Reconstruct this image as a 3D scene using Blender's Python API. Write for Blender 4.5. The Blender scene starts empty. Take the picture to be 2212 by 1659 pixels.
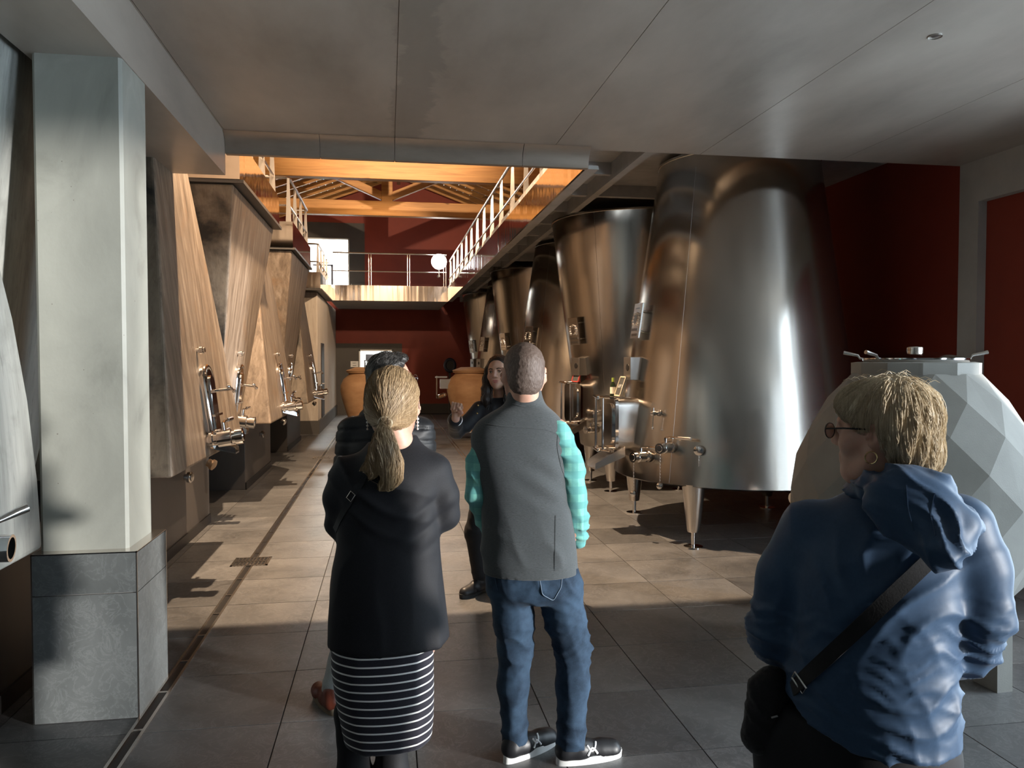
import bpy, math, random
import numpy as np
from mathutils import Vector, Matrix
random.seed(7); np.random.seed(7)
SC = bpy.context.scene
COL = SC.collection

# ------------------------------------------------------------------ camera
F_PX, CAM_H = 1660.0, 1.65
YAW = math.atan((1106 - 838) / F_PX)
PITCH = -math.atan((829.5 - 778) / F_PX)
cam_d = bpy.data.cameras.new('camera')
cam_d.sensor_width = 36.0
cam_d.lens = F_PX / 2212 * 36.0
cam_d.clip_start = 0.05
cam_o = bpy.data.objects.new('camera', cam_d)
cam_o.location = (0, 0, CAM_H)
cam_o.rotation_euler = (math.pi / 2 + PITCH, 0, -YAW)
COL.objects.link(cam_o)
SC.camera = cam_o

# ------------------------------------------------------------------ world, sun, exposure
SC.view_settings.view_transform = 'Standard'
SC.view_settings.look = 'None'
SC.view_settings.gamma = 1.0
SC.view_settings.use_curve_mapping = False
SC.view_settings.exposure = 0.75
w = bpy.data.worlds.new('sky'); SC.world = w; w.use_nodes = True
bg = w.node_tree.nodes['Background']
bg.inputs[0].default_value = (0.72, 0.87, 1.0, 1)
bg.inputs[1].default_value = 6.8
sun_d = bpy.data.lights.new('sun', 'SUN'); sun_d.energy = 3.9; sun_d.angle = math.radians(2.5)
sun_d.color = (1.0, 0.965, 0.92)
sun_o = bpy.data.objects.new('sun', sun_d); COL.objects.link(sun_o)
SUN_TO = Vector((0.80, -0.58, 0.075))
sun_o.rotation_euler = SUN_TO.to_track_quat('Z', 'Y').to_euler()

def lamp(name, kind, loc, power, color, target=None, **kw):
    d = bpy.data.lights.new(name, kind); d.energy = power; d.color = color
    for k, v in kw.items(): setattr(d, k, v)
    o = bpy.data.objects.new(name, d); COL.objects.link(o); o.location = loc
    if target is not None:
        o.rotation_euler = (Vector(loc) - Vector(target)).to_track_quat('Z', 'Y').to_euler()
    return o
WARM = (1.0, 0.72, 0.47)
# flood lights fixed under the roof (their housings are built with the trusses)
FLOODS = [((-0.35, 7.15, 6.1), (-0.25, 8.4, 0.2), 2100, 136), ((2.3, 7.15, 5.9), (-1.6, 11.5, 1.2), 680, 110),
          ((0.3, 7.15, 5.7), (0.0, 22.0, 7.2), 2300, 44), ((2.0, 14.64, 5.2), (-1.7, 19.6, 2.0), 1100, 66)]
for k, (loc, tg, pw, cone) in enumerate(FLOODS):
    lamp('flood_light', 'SPOT', loc, pw, WARM, tg, spot_size=math.radians(cone), spot_blend=0.9, shadow_soft_size=0.05)

# ------------------------------------------------------------------ pixel helpers (only used for choosing positions)
_fw = np.array([math.sin(YAW) * math.cos(PITCH), math.cos(YAW) * math.cos(PITCH), math.sin(PITCH)])
_rt = np.array([math.cos(YAW), -math.sin(YAW), 0.0]); _up = np.cross(_rt, _fw)
CAM = np.array([0, 0, CAM_H])
def ray(px, py): return _fw + _rt * (px - 1106) / F_PX + _up * (829.5 - py) / F_PX
def on_z(px, py, z=0.0):
    r = ray(px, py); return CAM + r * (z - CAM_H) / r[2]
def on_y(px, py, y):
    r = ray(px, py); return CAM + r * y / r[1]
def on_x(px, py, x):
    r = ray(px, py); return CAM + r * x / r[0]
def project(p):
    d = np.asarray(p, float) - CAM; z = d @ _fw
    return 1106 + F_PX * (d @ _rt) / z, 829.5 - F_PX * (d @ _up) / z, z

# ------------------------------------------------------------------ materials
def nt(name):
    m = bpy.data.materials.new(name); m.use_nodes = True
    t = m.node_tree; b = t.nodes['Principled BSDF']
    return m, t, b
def N(t, kind, **kw):
    n = t.nodes.new(kind)
    for k, v in kw.items():
        if k in n.inputs: n.inputs[k].default_value = v
        else: setattr(n, k, v)
    return n
def ramp(t, stops):
    r = t.nodes.new('ShaderNodeValToRGB'); e = r.color_ramp.elements
    while len(e) < len(stops): e.new(0.5)
    for q, (p, c) in zip(e, stops):
        q.position = p; q.color = (*c, 1) if len(c) == 3 else c
    return r
def coords(t, scale=(1, 1, 1), kind='Object', rot=(0, 0, 0), rand=False):
    tc = t.nodes.new('ShaderNodeTexCoord'); mp = t.nodes.new('ShaderNodeMapping')
    mp.inputs['Scale'].default_value = scale; mp.inputs['Rotation'].default_value = rot
    if kind == 'World':
        g = t.nodes.new('ShaderNodeNewGeometry'); src = g.outputs['Position']
    else: src = tc.outputs[kind]
    if rand:
        oi = t.nodes.new('ShaderNodeObjectInfo'); ml = N(t, 'ShaderNodeMath', operation='MULTIPLY'); ml.inputs[1].default_value = 37.0
        t.links.new(oi.outputs['Random'], ml.inputs[0])
        ad = N(t, 'ShaderNodeVectorMath', operation='ADD')
        t.links.new(src, ad.inputs[0]); t.links.new(ml.outputs[0], ad.inputs[1]); src = ad.outputs[0]
    t.links.new(src, mp.inputs['Vector'])
    return mp.outputs['Vector']
def noise(t, vec, scale, detail=5, rough=0.55, dist=0.0):
    n = N(t, 'ShaderNodeTexNoise', Scale=scale, Detail=detail, Roughness=rough, Distortion=dist)
    t.links.new(vec, n.inputs['Vector']); return n
def bump(t, b, height, strength=0.2, dist=0.01):
    n = N(t, 'ShaderNodeBump', Strength=strength, Distance=dist)
    t.links.new(height, n.inputs['Height']); t.links.new(n.outputs[0], b.inputs['Normal']); return n
def mixc(t, fac, a, b_, mode='MIX'):
    m = t.nodes.new('ShaderNodeMix'); m.data_type = 'RGBA'; m.blend_type = mode
    for s, v in ((0, fac), (6, a), (7, b_)):
        if isinstance(v, bpy.types.NodeSocket): t.links.new(v, m.inputs[s])
        elif s == 0: m.inputs[0].default_value = v
        else: m.inputs[s].default_value = (*v, 1)
    return m.outputs[2]
M = {}
def plain(name, col, rough=0.5, metal=0.0, **kw):
    m, t, b = nt(name); b.inputs['Base Color'].default_value = (*col, 1)
    b.inputs['Roughness'].default_value = rough; b.inputs['Metallic'].default_value = metal
    for k, v in kw.items(): b.inputs[k.replace('_', ' ')].default_value = v
    M[name] = m; return m
def mottled(name, stops, scale=3.0, rough=0.6, stretch=(1, 1, 1), detail=6, bstr=0.1, bdist=0.004, kind='World', bscale=None, metal=0.0, rvar=0.0, rand=False, dist=0.0):
    m, t, b = nt(name); v = coords(t, stretch, kind, rand=rand)
    n = noise(t, v, scale, detail, 0.6, dist); r = ramp(t, stops)
    t.links.new(n.outputs['Fac'], r.inputs[0]); t.links.new(r.outputs[0], b.inputs['Base Color'])
    b.inputs['Roughness'].default_value = rough; b.inputs['Metallic'].default_value = metal
    if bstr:
        n2 = noise(t, v, bscale or scale * 8, 4, 0.6); bump(t, b, n2.outputs['Fac'], bstr, bdist)
    if rvar:
        n3 = noise(t, v, scale * 1.7, 4); mr = N(t, 'ShaderNodeMapRange'); mr.inputs['To Min'].default_value = rough - rvar; mr.inputs['To Max'].default_value = rough + rvar
        t.links.new(n3.outputs['Fac'], mr.inputs[0]); t.links.new(mr.outputs[0], b.inputs['Roughness'])
    M[name] = m; return m, t, b

mottled('ceiling_concrete', [(0.25, (0.24, 0.208, 0.178)), (0.45, (0.34, 0.298, 0.256)), (0.75, (0.46, 0.41, 0.355))], 1.5, 0.36, (1, 0.4, 1), 9, 0.12, 0.003, rvar=0.12, rand=False)
t_ = M['ceiling_concrete'].node_tree; b_ = t_.nodes['Principled BSDF']   # damp stains along one board joint
v_ = coords(t_, (1, 1, 1), 'World'); sx_ = N(t_, 'ShaderNodeSeparateXYZ'); t_.links.new(v_, sx_.inputs[0]); n_ = noise(t_, v_, 2.2, 6, .65, .4)
a_ = N(t_, 'ShaderNodeMath', operation='MULTIPLY_ADD'); t_.links.new(n_.outputs['Fac'], a_.inputs[0]); a_.inputs[1].default_value = .5; t_.links.new(sx_.outputs['X'], a_.inputs[2])
d_ = N(t_, 'ShaderNodeMath', operation='SUBTRACT'); t_.links.new(a_.outputs[0], d_.inputs[0]); d_.inputs[1].default_value = .42; e_ = N(t_, 'ShaderNodeMath', operation='ABSOLUTE'); t_.links.new(d_.outputs[0], e_.inputs[0])
r_ = ramp(t_, [(.09, (.55, .55, .55)), (.125, (0, 0, 0))]); t_.links.new(e_.outputs[0], r_.inputs[0])
t_.links.new(mixc(t_, r_.outputs[0], b_.inputs['Base Color'].links[0].from_socket, (.20, .18, .16)), b_.inputs['Base Color'])
m_, t_, b_ = mottled('column_concrete', [(0.2, (0.18, 0.183, 0.16)), (0.42, (0.30, 0.305, 0.27)), (0.6, (0.345, 0.35, 0.31)), (0.8, (0.47, 0.475, 0.43))], 2.6, 0.5, (1, 1, 0.7), 9, 0.25, 0.003, bscale=26, dist=0.6)
v_ = coords(t_, (1, 1, 1), 'World'); vo_ = N(t_, 'ShaderNodeTexVoronoi', Scale=16.0); t_.links.new(v_, vo_.inputs['Vector'])   # air holes in the cast face
n_ = noise(t_, v_, 5, 3); ad_ = N(t_, 'ShaderNodeMath', operation='MULTIPLY_ADD'); t_.links.new(n_.outputs['Fac'], ad_.inputs[0]); ad_.inputs[1].default_value = -.16; ad_.inputs[2].default_value = .115
lt_ = N(t_, 'ShaderNodeMath', operation='LESS_THAN'); t_.links.new(vo_.outputs['Distance'], lt_.inputs[0]); t_.links.new(ad_.outputs[0], lt_.inputs[1])
t_.links.new(mixc(t_, lt_.outputs[0], b_.inputs['Base Color'].links[0].from_socket, (.16, .15, .13)), b_.inputs['Base Color'])
mottled('wall_concrete', [(0.3, (0.33, 0.315, 0.29)), (0.7, (0.45, 0.43, 0.40))], 1.5, 0.65)
mottled('egg_concrete', [(0.3, (0.27, 0.26, 0.235)), (0.7, (0.32, 0.31, 0.28))], 5, 0.75, bstr=0.3, bscale=140, bdist=0.002)
mottled('red_paint', [(0.3, (0.19, 0.022, 0.009)), (0.7, (0.235, 0.029, 0.012))], 1.2, 0.6, bstr=0.05)
mottled('charcoal_paint', [(0.3, (0.045, 0.04, 0.037)), (0.7, (0.06, 0.055, 0.05))], 1.2, 0.6, bstr=0.03)
mottled('plinth_paint', [(0.3, (0.050, 0.044, 0.040)), (0.7, (0.085, 0.075, 0.068))], 1.6, 0.45, (1, 1, 0.4), bstr=0.03)
plain('white_wall', (0.72, 0.73, 0.72), 0.7)
plain('black_paint', (0.012, 0.011, 0.011), 0.45)
plain('rubber', (0.015, 0.015, 0.015), 0.6)

def slate(name, dark, light, rand, rough=0.42):
    m, t, b = nt(name); v = coords(t, (1, 1, 1), 'World', rand=rand)
    n1 = noise(t, v, 1.6, 8, 0.62, 0.7); n2 = noise(t, v, 9, 6, 0.7, 1.2); n3 = noise(t, v, 70, 3)
    r = ramp(t, [(0.28, dark), (0.72, light)]); t.links.new(n1.outputs['Fac'], r.inputs[0])
    vein = ramp(t, [(0.47, (0, 0, 0)), (0.5, (1, 1, 1)), (0.53, (0, 0, 0))]); t.links.new(n2.outputs['Fac'], vein.inputs[0])
    n4 = noise(t, v, 2.2, 2); ms = N(t, 'ShaderNodeMath', operation='MULTIPLY'); t.links.new(vein.outputs[0], ms.inputs[0]); t.links.new(n4.outputs['Fac'], ms.inputs[1])
    m2 = N(t, 'ShaderNodeMath', operation='MULTIPLY'); t.links.new(ms.outputs[0], m2.inputs[0]); m2.inputs[1].default_value = 0.5
    c = mixc(t, m2.outputs[0], r.outputs[0], tuple(min(1, x * 1.9) for x in light))
    if rand:
        oi = t.nodes.new('ShaderNodeObjectInfo'); mr = N(t, 'ShaderNodeMapRange'); mr.inputs['To Min'].default_value = 0.82; mr.inputs['To Max'].default_value = 1.2
        t.links.new(oi.outputs['Random'], mr.inputs[0]); hs = N(t, 'ShaderNodeHueSaturation'); t.links.new(mr.outputs[0], hs.inputs['Value']); t.links.new(c, hs.inputs['Color']); c = hs.outputs[0]
    t.links.new(c, b.inputs['Base Color'])
    mr = N(t, 'ShaderNodeMapRange'); mr.inputs['To Min'].default_value = rough - 0.08; mr.inputs['To Max'].default_value = rough + 0.12
    t.links.new(n2.outputs['Fac'], mr.inputs[0]); t.links.new(mr.outputs[0], b.inputs['Roughness'])
    add = N(t, 'ShaderNodeMath', operation='MULTIPLY_ADD'); t.links.new(n3.outputs['Fac'], add.inputs[0]); add.inputs[1].default_value = 0.15; t.links.new(n2.outputs['Fac'], add.inputs[2])
    bump(t, b, add.outputs[0], 0.16, 0.006)
    M[name] = m
slate('slate_tile', (0.060, 0.060, 0.061), (0.165, 0.162, 0.160), True, 0.36)
slate('slate_cladding', (0.070, 0.076, 0.076), (0.135, 0.143, 0.142), True, 0.5)
plain('grout_dark', (0.018, 0.017, 0.016), 0.85)
plain('grout_light', (0.55, 0.53, 0.49), 0.8)

def tank_concrete(name, stops, stain, amount):
    m, t, b = nt(name); v = coords(t, (5.5, 5.5, 0.42), 'World', rand=True); v2 = coords(t, (1, 1, 1), 'World')
    n1 = noise(t, v, 2.2, 9, 0.66, 0.5); n2 = noise(t, v2, 2.0, 6, 0.6, 0.3); n3 = noise(t, v, 11, 5, 0.7)
    r = ramp(t, stops); t.links.new(n1.outputs['Fac'], r.inputs[0])
    st = ramp(t, [(0.62 - amount, (0, 0, 0)), (0.75 - amount * 0.85, (1, 1, 1))]); t.links.new(n2.outputs['Fac'], st.inputs[0])
    c = mixc(t, st.outputs[0], r.outputs[0], stain)
    fr = ramp(t, [(0.56, (0, 0, 0)), (0.72, (1, 1, 1))]); t.links.new(n3.outputs['Fac'], fr.inputs[0])
    mm = N(t, 'ShaderNodeMath', operation='MULTIPLY'); t.links.new(fr.outputs[0], mm.inputs[0]); mm.inputs[1].default_value = 0.6
    c = mixc(t, mm.outputs[0], c, tuple(x * 0.6 for x in stops[0][1]))
    t.links.new(c, b.inputs['Base Color']); b.inputs['Roughness'].default_value = 0.6
    bump(t, b, n3.outputs['Fac'], 0.12, 0.004); M[name] = m
tank_concrete('vat_concrete', [(0.3, (0.09, 0.064, 0.044)), (0.5, (0.185, 0.14, 0.102)), (0.7, (0.31, 0.25, 0.195))], (0.20, 0.13, 0.08), 0.05)
tank_concrete('vat_concrete_stained', [(0.3, (0.10, 0.075, 0.05)), (0.7, (0.19, 0.15, 0.11))], (0.018, 0.016, 0.013), 0.16)
tank_concrete('block_concrete', [(0.25, (0.30, 0.25, 0.20)), (0.5, (0.40, 0.345, 0.285)), (0.75, (0.48, 0.425, 0.36))], (0.36, 0.29, 0.22), 0.02)
tank_concrete('vat_concrete_pale', [(0.25, (0.21, 0.218, 0.20)), (0.5, (0.33, 0.338, 0.315)), (0.75, (0.46, 0.465, 0.435))], (0.22, 0.226, 0.205), 0.06)

def steel(name, col, rough, aniso=0.0, wave=0.0, rot=0.0, streak=True):
    m, t, b = nt(name); b.inputs['Metallic'].default_value = 1.0
    v = coords(t, (1, 1, 1), 'Object'); vs = coords(t, (40, 40, .6), 'Object')
    b.inputs['Base Color'].default_value = (*col, 1); b.inputs['Roughness'].default_value = rough
    if streak:
        n = noise(t, vs, 1.0, 4); mr = N(t, 'ShaderNodeMapRange'); mr.inputs['To Min'].default_value = max(0.02, rough - 0.03); mr.inputs['To Max'].default_value = rough + 0.03
        t.links.new(n.outputs['Fac'], mr.inputs[0]); t.links.new(mr.outputs[0], b.inputs['Roughness'])
    if aniso:
        b.inputs['Anisotropic'].default_value = aniso; b.inputs['Anisotropic Rotation'].default_value = rot
        tg = t.nodes.new('ShaderNodeTangent'); tg.direction_type = 'RADIAL'; tg.axis = 'Z'; t.links.new(tg.outputs[0], b.inputs['Tangent'])
    if wave:
        n2 = noise(t, coords(t, (2.2, 2.2, .12), 'Object'), 1.6, 2.5); bump(t, b, n2.outputs['Fac'], wave, 0.05)
    M[name] = m
steel('tank_steel', (0.50, 0.465, 0.42), 0.19, 0.8, 0.09, 0.0, streak=False)
steel('fascia_steel', (0.66, 0.60, 0.55), 0.075, 0, 0.14)
m_, t_, b_ = mottled('nose_steel', [(0.3, (0.22, 0.175, 0.14)), (0.7, (0.32, 0.26, 0.21))], 2.0, 0.42, (1, 3, 3), bstr=0, metal=0.4)
steel('rail_steel', (0.68, 0.64, 0.60), 0.25)
steel('chrome', (0.78, 0.76, 0.74), 0.10, streak=False)
steel('dull_steel', (0.45, 0.43, 0.41), 0.38)
mottled('galvanised', [(0.3, (0.34, 0.33, 0.31)), (0.7, (0.48, 0.46, 0.44))], 4, 0.5, metal=0.3)
mottled('terracotta', [(0.3, (0.33, 0.175, 0.085)), (0.55, (0.42, 0.24, 0.12)), (0.8, (0.50, 0.31, 0.165))], 3.0, 0.7, (1, 1, 2), bstr=0.2)
def timber(name, a, c_, d):
    m, t, b = nt(name); v = coords(t, (0.6, 9, 9), 'World')
    n = noise(t, v, 1.6, 6, 0.6, 0.8); r = ramp(t, [(0.3, a), (0.55, c_), (0.75, d)]); t.links.new(n.outputs['Fac'], r.inputs[0])
    v2 = coords(t, (1.3, 4, 4), 'World'); n2 = noise(t, v2, 1.5, 2); kn = ramp(t, [(0.70, (0, 0, 0)), (0.76, (1, 1, 1))]); t.links.new(n2.outputs['Fac'], kn.inputs[0])
    c = mixc(t, kn.outputs[0], r.outputs[0], tuple(x * 0.45 for x in a)); t.links.new(c, b.inputs['Base Color'])
    b.inputs['Roughness'].default_value = 0.5; bump(t, b, n.outputs['Fac'], 0.08, 0.004); M[name] = m
timber('pine', (0.42, 0.19, 0.05), (0.58, 0.29, 0.085), (0.66, 0.36, 0.12))
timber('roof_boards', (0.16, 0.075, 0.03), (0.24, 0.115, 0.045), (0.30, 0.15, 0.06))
def emit(name, col, s):
    m, t, b = nt(name); b.inputs['Base Color'].default_value = (*col, 1); b.inputs['Emission Color'].default_value = (*col, 1); b.inputs['Emission Strength'].default_value = s; M[name] = m
emit('lamp_glow', (1.0, 0.97, 0.92), 22)
emit('lamp_glow_warm', (1.0, 0.8, 0.55), 8)

# ------------------------------------------------------------------ mesh helpers
class MB:
    def __init__(s): s.v = []; s.f = []; s.mi = []; s.cur = 0
    def add(s, vs, fs):
        o = len(s.v); s.v.extend([tuple(map(float, p)) for p in vs]); s.f.extend([tuple(i + o for i in f) for f in fs]); s.mi.extend([s.cur] * len(fs)); return s
    def hexa(s, c):   # 8 corners: bottom 4 ccw, top 4 ccw
        return s.add(c, [(3, 2, 1, 0), (4, 5, 6, 7), (0, 1, 5, 4), (1, 2, 6, 5), (2, 3, 7, 6), (3, 0, 4, 7)])
    def box(s, a, b):
        (x0, y0, z0), (x1, y1, z1) = a, b
        return s.hexa([(x0, y0, z0), (x1, y0, z0), (x1, y1, z0), (x0, y1, z0), (x0, y0, z1), (x1, y0, z1), (x1, y1, z1), (x0, y1, z1)])
    def bar(s, a, b, w, h, up=(0, 0, 1)):
        a, b = Vector(a), Vector(b); d = (b - a).normalized(); u = Vector(up)
        if abs(d.dot(u)) > 0.98: u = Vector((1, 0, 0))
        r = d.cross(u).normalized(); u = r.cross(d).normalized(); c = []
        for p in (a, b):
            c += [p - r * w / 2 - u * h / 2, p + r * w / 2 - u * h / 2, p + r * w / 2 + u * h / 2, p - r * w / 2 + u * h / 2]
        return s.hexa([c[0], c[1], c[2], c[3], c[4], c[5], c[6], c[7]])
    def lathe(s, prof, o, axis=(0, 0, 1), n=20, cap=True):   # prof: (r, h)
        ax = Vector(axis).normalized(); u = ax.orthogonal().normalized() if abs(ax.z) < 0.99 else Vector((1, 0, 0)); w_ = ax.cross(u); o = Vector(o)
        vs, fs = [], []
        for r, h in prof:
            for k in range(n):
                a = 2 * math.pi * k / n; vs.append(o + ax * h + (u * math.cos(a) + w_ * math.sin(a)) * r)
        for i in range(len(prof) - 1):
            for k in range(n):
                k2 = (k + 1) % n; fs.append((i * n + k, i * n + k2, (i + 1) * n + k2, (i + 1) * n + k))
        if cap:
            fs.append(tuple(reversed(range(n)))); q = (len(prof) - 1) * n; fs.append(tuple(range(q, q + n)))
        return s.add(vs, fs)
    def cyl(s, a, b, r, r2=None, n=14):
        a, b = Vector(a), Vector(b); return s.lathe([(r, 0), (r if r2 is None else r2, (b - a).length)], a, b - a, n)
    def tube(s, pts, r, n=8, closed=False):
        P = [Vector(p) for p in pts]; vs, fs = [], []; u = None; m = len(P)
        rr = r if hasattr(r, '__len__') else [r] * m
        for i, p in enumerate(P):
            if closed: d = (P[(i + 1) % m] - P[i - 1]).normalized()
            else: d = (P[min(i + 1, m - 1)] - P[max(i - 1, 0)]).normalized()
            if u is None: u = d.orthogonal().normalized()
            u = (u - d * u.dot(d)); u = u.normalized() if u.length > 1e-6 else d.orthogonal().normalized(); w_ = d.cross(u)
            for k in range(n):
                a = 2 * math.pi * k / n; vs.append(p + (u * math.cos(a) + w_ * math.sin(a)) * rr[i])
        L = m if closed else m - 1
        for i in range(L):
            j = (i + 1) % m
            for k in range(n):
                k2 = (k + 1) % n; fs.append((i * n + k, i * n + k2, j * n + k2, j * n + k))
        if not closed:
            fs.append(tuple(reversed(range(n)))); fs.append(tuple(range((m - 1) * n, m * n)))
        return s.add(vs, fs)
    def ball(s, c, r, n=14, m=9):
        rr = r if hasattr(r, '__len__') else (r, r, r); vs, fs = [], []
        for i in range(m + 1):
            ph = math.pi * i / m
            for k in range(n):
                a = 2 * math.pi * k / n; vs.append((c[0] + rr[0] * math.sin(ph) * math.cos(a), c[1] + rr[1] * math.sin(ph) * math.sin(a), c[2] - rr[2] * math.cos(ph)))
        for i in range(m):
            for k in range(n):
                k2 = (k + 1) % n; fs.append((i * n + k, i * n + k2, (i + 1) * n + k2, (i + 1) * n + k))
        return s.add(vs, fs)
    def prism(s, poly, a, b):   # poly: list of 2-D points mapped by function a(p) and b(p)
        n = len(poly); vs = [a(p) for p in poly] + [b(p) for p in poly]
        return s.add(vs, [tuple(reversed(range(n))), tuple(range(n, 2 * n))] + [(k, (k + 1) % n, (k + 1) % n + n, k + n) for k in range(n)])
    def build(s, name, mat, parent=None, smooth=False, bevel=0.0):
        me = bpy.data.meshes.new(name); o0 = world_origin(parent)
        me.from_pydata([(x - o0[0], y - o0[1], z - o0[2]) for x, y, z in s.v], [], s.f)
        mats = mat if isinstance(mat, (list, tuple)) else [mat]
        for q in mats: me.materials.append(M[q])
        me.polygons.foreach_set('material_index', s.mi)
        if smooth:
            me.polygons.foreach_set('use_smooth', [True] * len(me.polygons))
            try: me.set_sharp_from_angle(angle=math.radians(smooth if smooth is not True else 40))
            except Exception: pass
        ob = bpy.data.objects.new(name, me); COL.objects.link(ob); ob.parent = parent
        if bevel:
            bv = ob.modifiers.new('bevel', 'BEVEL'); bv.width = bevel; bv.segments = 2; bv.limit_method = 'ANGLE'; bv.angle_limit = math.radians(40)
        return ob
def world_origin(p):
    x = Vector((0, 0, 0))
    while p is not None: x += p.location; p = p.parent
    return x
def tag(o, label=None, cat=None, group=None, kind=None):
    if label: o['label'] = label
    if cat: o['category'] = cat
    if group: o['group'] = group
    if kind: o['kind'] = kind
    return o
def thing(name, loc, label, cat, group=None):
    o = bpy.data.objects.new(name, None); o.empty_display_size = 0.1; o.location = loc; COL.objects.link(o)
    return tag(o, label, cat, group)
def struct(name, mb, mat, parent=None, label=None, **kw):
    o = mb.build(name, mat, parent, **kw); o['kind'] = 'structure'
    if label: o['label'] = label
    return o
# ================================================================== THE SETTING
HALL_L, HALL_R, WALL_Y, NOSE_Y, SLAB_Z = -4.2, 4.95, 23.9, 6.05, 3.34
floor = struct('floor', MB().box((HALL_L - .2, -6.2, -0.25), (HALL_R + .3, WALL_Y + 3.2, -0.006)), 'grout_dark', label='dark slate tiled floor')
# tiles of 0.6 m; the drain channels run in two of the joints
TS = 0.6; tiles = []
tb = MB().hexa([(0.0015, 0.0015, -0.012), (TS - .0015, 0.0015, -0.012), (TS - .0015, TS - .0015, -0.012), (0.0015, TS - .0015, -0.012),
                (0.003, 0.003, 0), (TS - .003, 0.003, 0), (TS - .003, TS - .003, 0), (0.003, TS - .003, 0)])
tile0 = tb.build('tile', 'slate_tile', floor); tile_me = tile0.data; bpy.data.objects.remove(tile0)
cells = []
for i in range(-6, 12):
    x = -1.11 + i * TS + (0.02 if i >= 0 else -0.02)
    if x + TS > HALL_R + .2: continue
    for j in range(-9, 35):
        y = 3.57 + j * TS + (0.07 if i >= 3 else 0)
        if y < -6 or y + TS > WALL_Y + .1: continue
        u, v, z = project((x + TS / 2, y + TS / 2, 0)) if y > 0.8 else (9e9, 9e9, 1)
        seen = -120 < u < 2330 and v < 1760 and z > 0.5 and not (x < -1.9 and y > 4.5)
        cells.append((-(1e4 / z ** 2) if seen else 0, x, y))
cells.sort()
rest = MB()
for k, (q, x, y) in enumerate(cells):
    if k < 300 and q < 0:
        o = bpy.data.objects.new('tile', tile_me); COL.objects.link(o); o.parent = floor; o.location = (x, y, 0)
    else:
        rest.box((x + .002, y + .002, -.012), (x + TS - .002, y + TS - .002, 0))
tag(rest.build('tile_field', 'slate_tile', floor), kind='stuff')

# concrete ceiling slab cast in boards 1.25 m wide, joints open by a few millimetres
ceiling = struct('ceiling', MB().box((HALL_L, -6, SLAB_Z + .012), (HALL_R + .2, NOSE_Y, 3.7)), 'ceiling_concrete', label='smooth grey concrete slab over the entrance hall')
xs = [-4.2, -1.62, -1.18, 0.06, 1.31, 2.54, 3.78, HALL_R]
for a, b in zip(xs, xs[1:]):
    for (y0, y1) in ((-6, -2.2), (-2.2, 1.9), (1.9, NOSE_Y)):
        MB().box((a + .002, y0 + .002, SLAB_Z), (b - .002, y1 - .002, SLAB_Z + .02)).build('panel', 'ceiling_concrete', ceiling)
MB().lathe([(0.035, 0), (0.035, .006), (0.022, .006), (0.0, .002)], (on_z(2020, 78, SLAB_Z)[0], on_z(2020, 78, SLAB_Z)[1], SLAB_Z - .006), (0, 0, 1), 18, False).build('anchor_ring', 'dull_steel', ceiling)
struct('trim_1', MB().box((-1.61, -6, 3.03), (-1.19, NOSE_Y, SLAB_Z + .01)), 'ceiling_concrete', label='grey concrete edge beam carried by the square pillar')

# stainless sheet on the nose of the slab, in three lengths
nose = struct('trim_2', MB().box((-1.19, NOSE_Y - .002, 3.2), (1.6, NOSE_Y + .05, SLAB_Z + .35)), 'dull_steel', label='stainless sheet along the edge of the concrete slab')
for a, b in ((-1.19, -.5), (-.5, 0.06), (0.06, 1.06), (1.06, 1.6)):
    m = MB(); pr = [(NOSE_Y - .10, SLAB_Z - .002), (NOSE_Y - .06, SLAB_Z - .02), (NOSE_Y - .025, SLAB_Z - .06), (NOSE_Y - .008, SLAB_Z - .11), (NOSE_Y - .004, 3.19), (NOSE_Y + .05, 3.19), (NOSE_Y + .05, SLAB_Z)]
    m.prism(pr, lambda p: (a + .002, p[0], p[1]), lambda p: (b - .002, p[0], p[1])); m.build('sheet', 'nose_steel', nose, smooth=30)

# square pillar with slate cladding round its foot
PX0, PX1, PY0, PY1 = -1.575, -1.195, 3.79, 4.15
m = MB(); c = .014
m.prism([(PX0 + c, PY0), (PX1 - c, PY0), (PX1, PY0 + c), (PX1, PY1 - c), (PX1 - c, PY1), (PX0 + c, PY1), (PX0, PY1 - c), (PX0, PY0 + c)],
        lambda p: (p[0], p[1], 0.0), lambda p: (p[0], p[1], 3.03))
pillar = struct('pillar', m, 'column_concrete', label='square concrete pillar with a slate clad foot')
CX0, CX1, CY0, CY1, CT, CJ = -1.59, -1.14, 3.725, 4.2, .775, .585
MB().box((CX0 + .012, CY0 + .012, 0), (CX1 - .012, CY1 - .012, CT - .012)).build('cladding_core', 'grout_light', pillar)
for z0, z1 in ((0.003, CJ - .002), (CJ + .002, CT - .003)):
    MB().box((CX0 + .006, CY0, z0), (CX1 - .006, CY0 + .013, z1)).build('tile', 'slate_cladding', pillar)
    MB().box((CX0 + .006, CY1 - .013, z0), (CX1 - .006, CY1, z1)).build('tile', 'slate_cladding', pillar)
    MB().box((CX1 - .013, CY0 + .006, z0), (CX1, CY1 - .006, z1)).build('tile', 'slate_cladding', pillar)
    MB().box((CX0, CY0 + .006, z0), (CX0 + .013, CY1 - .006, z1)).build('tile', 'slate_cladding', pillar)
m = MB()
for x in (CX0, CX1 - .006):
    for y in (CY0, CY1 - .006): m.box((x, y, 0), (x + .006, y + .006, CT))
m.box((CX0, CY0, CT - .006), (CX1, CY1, CT)); m.build('corner_strip', 'rail_steel', pillar)

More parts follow.
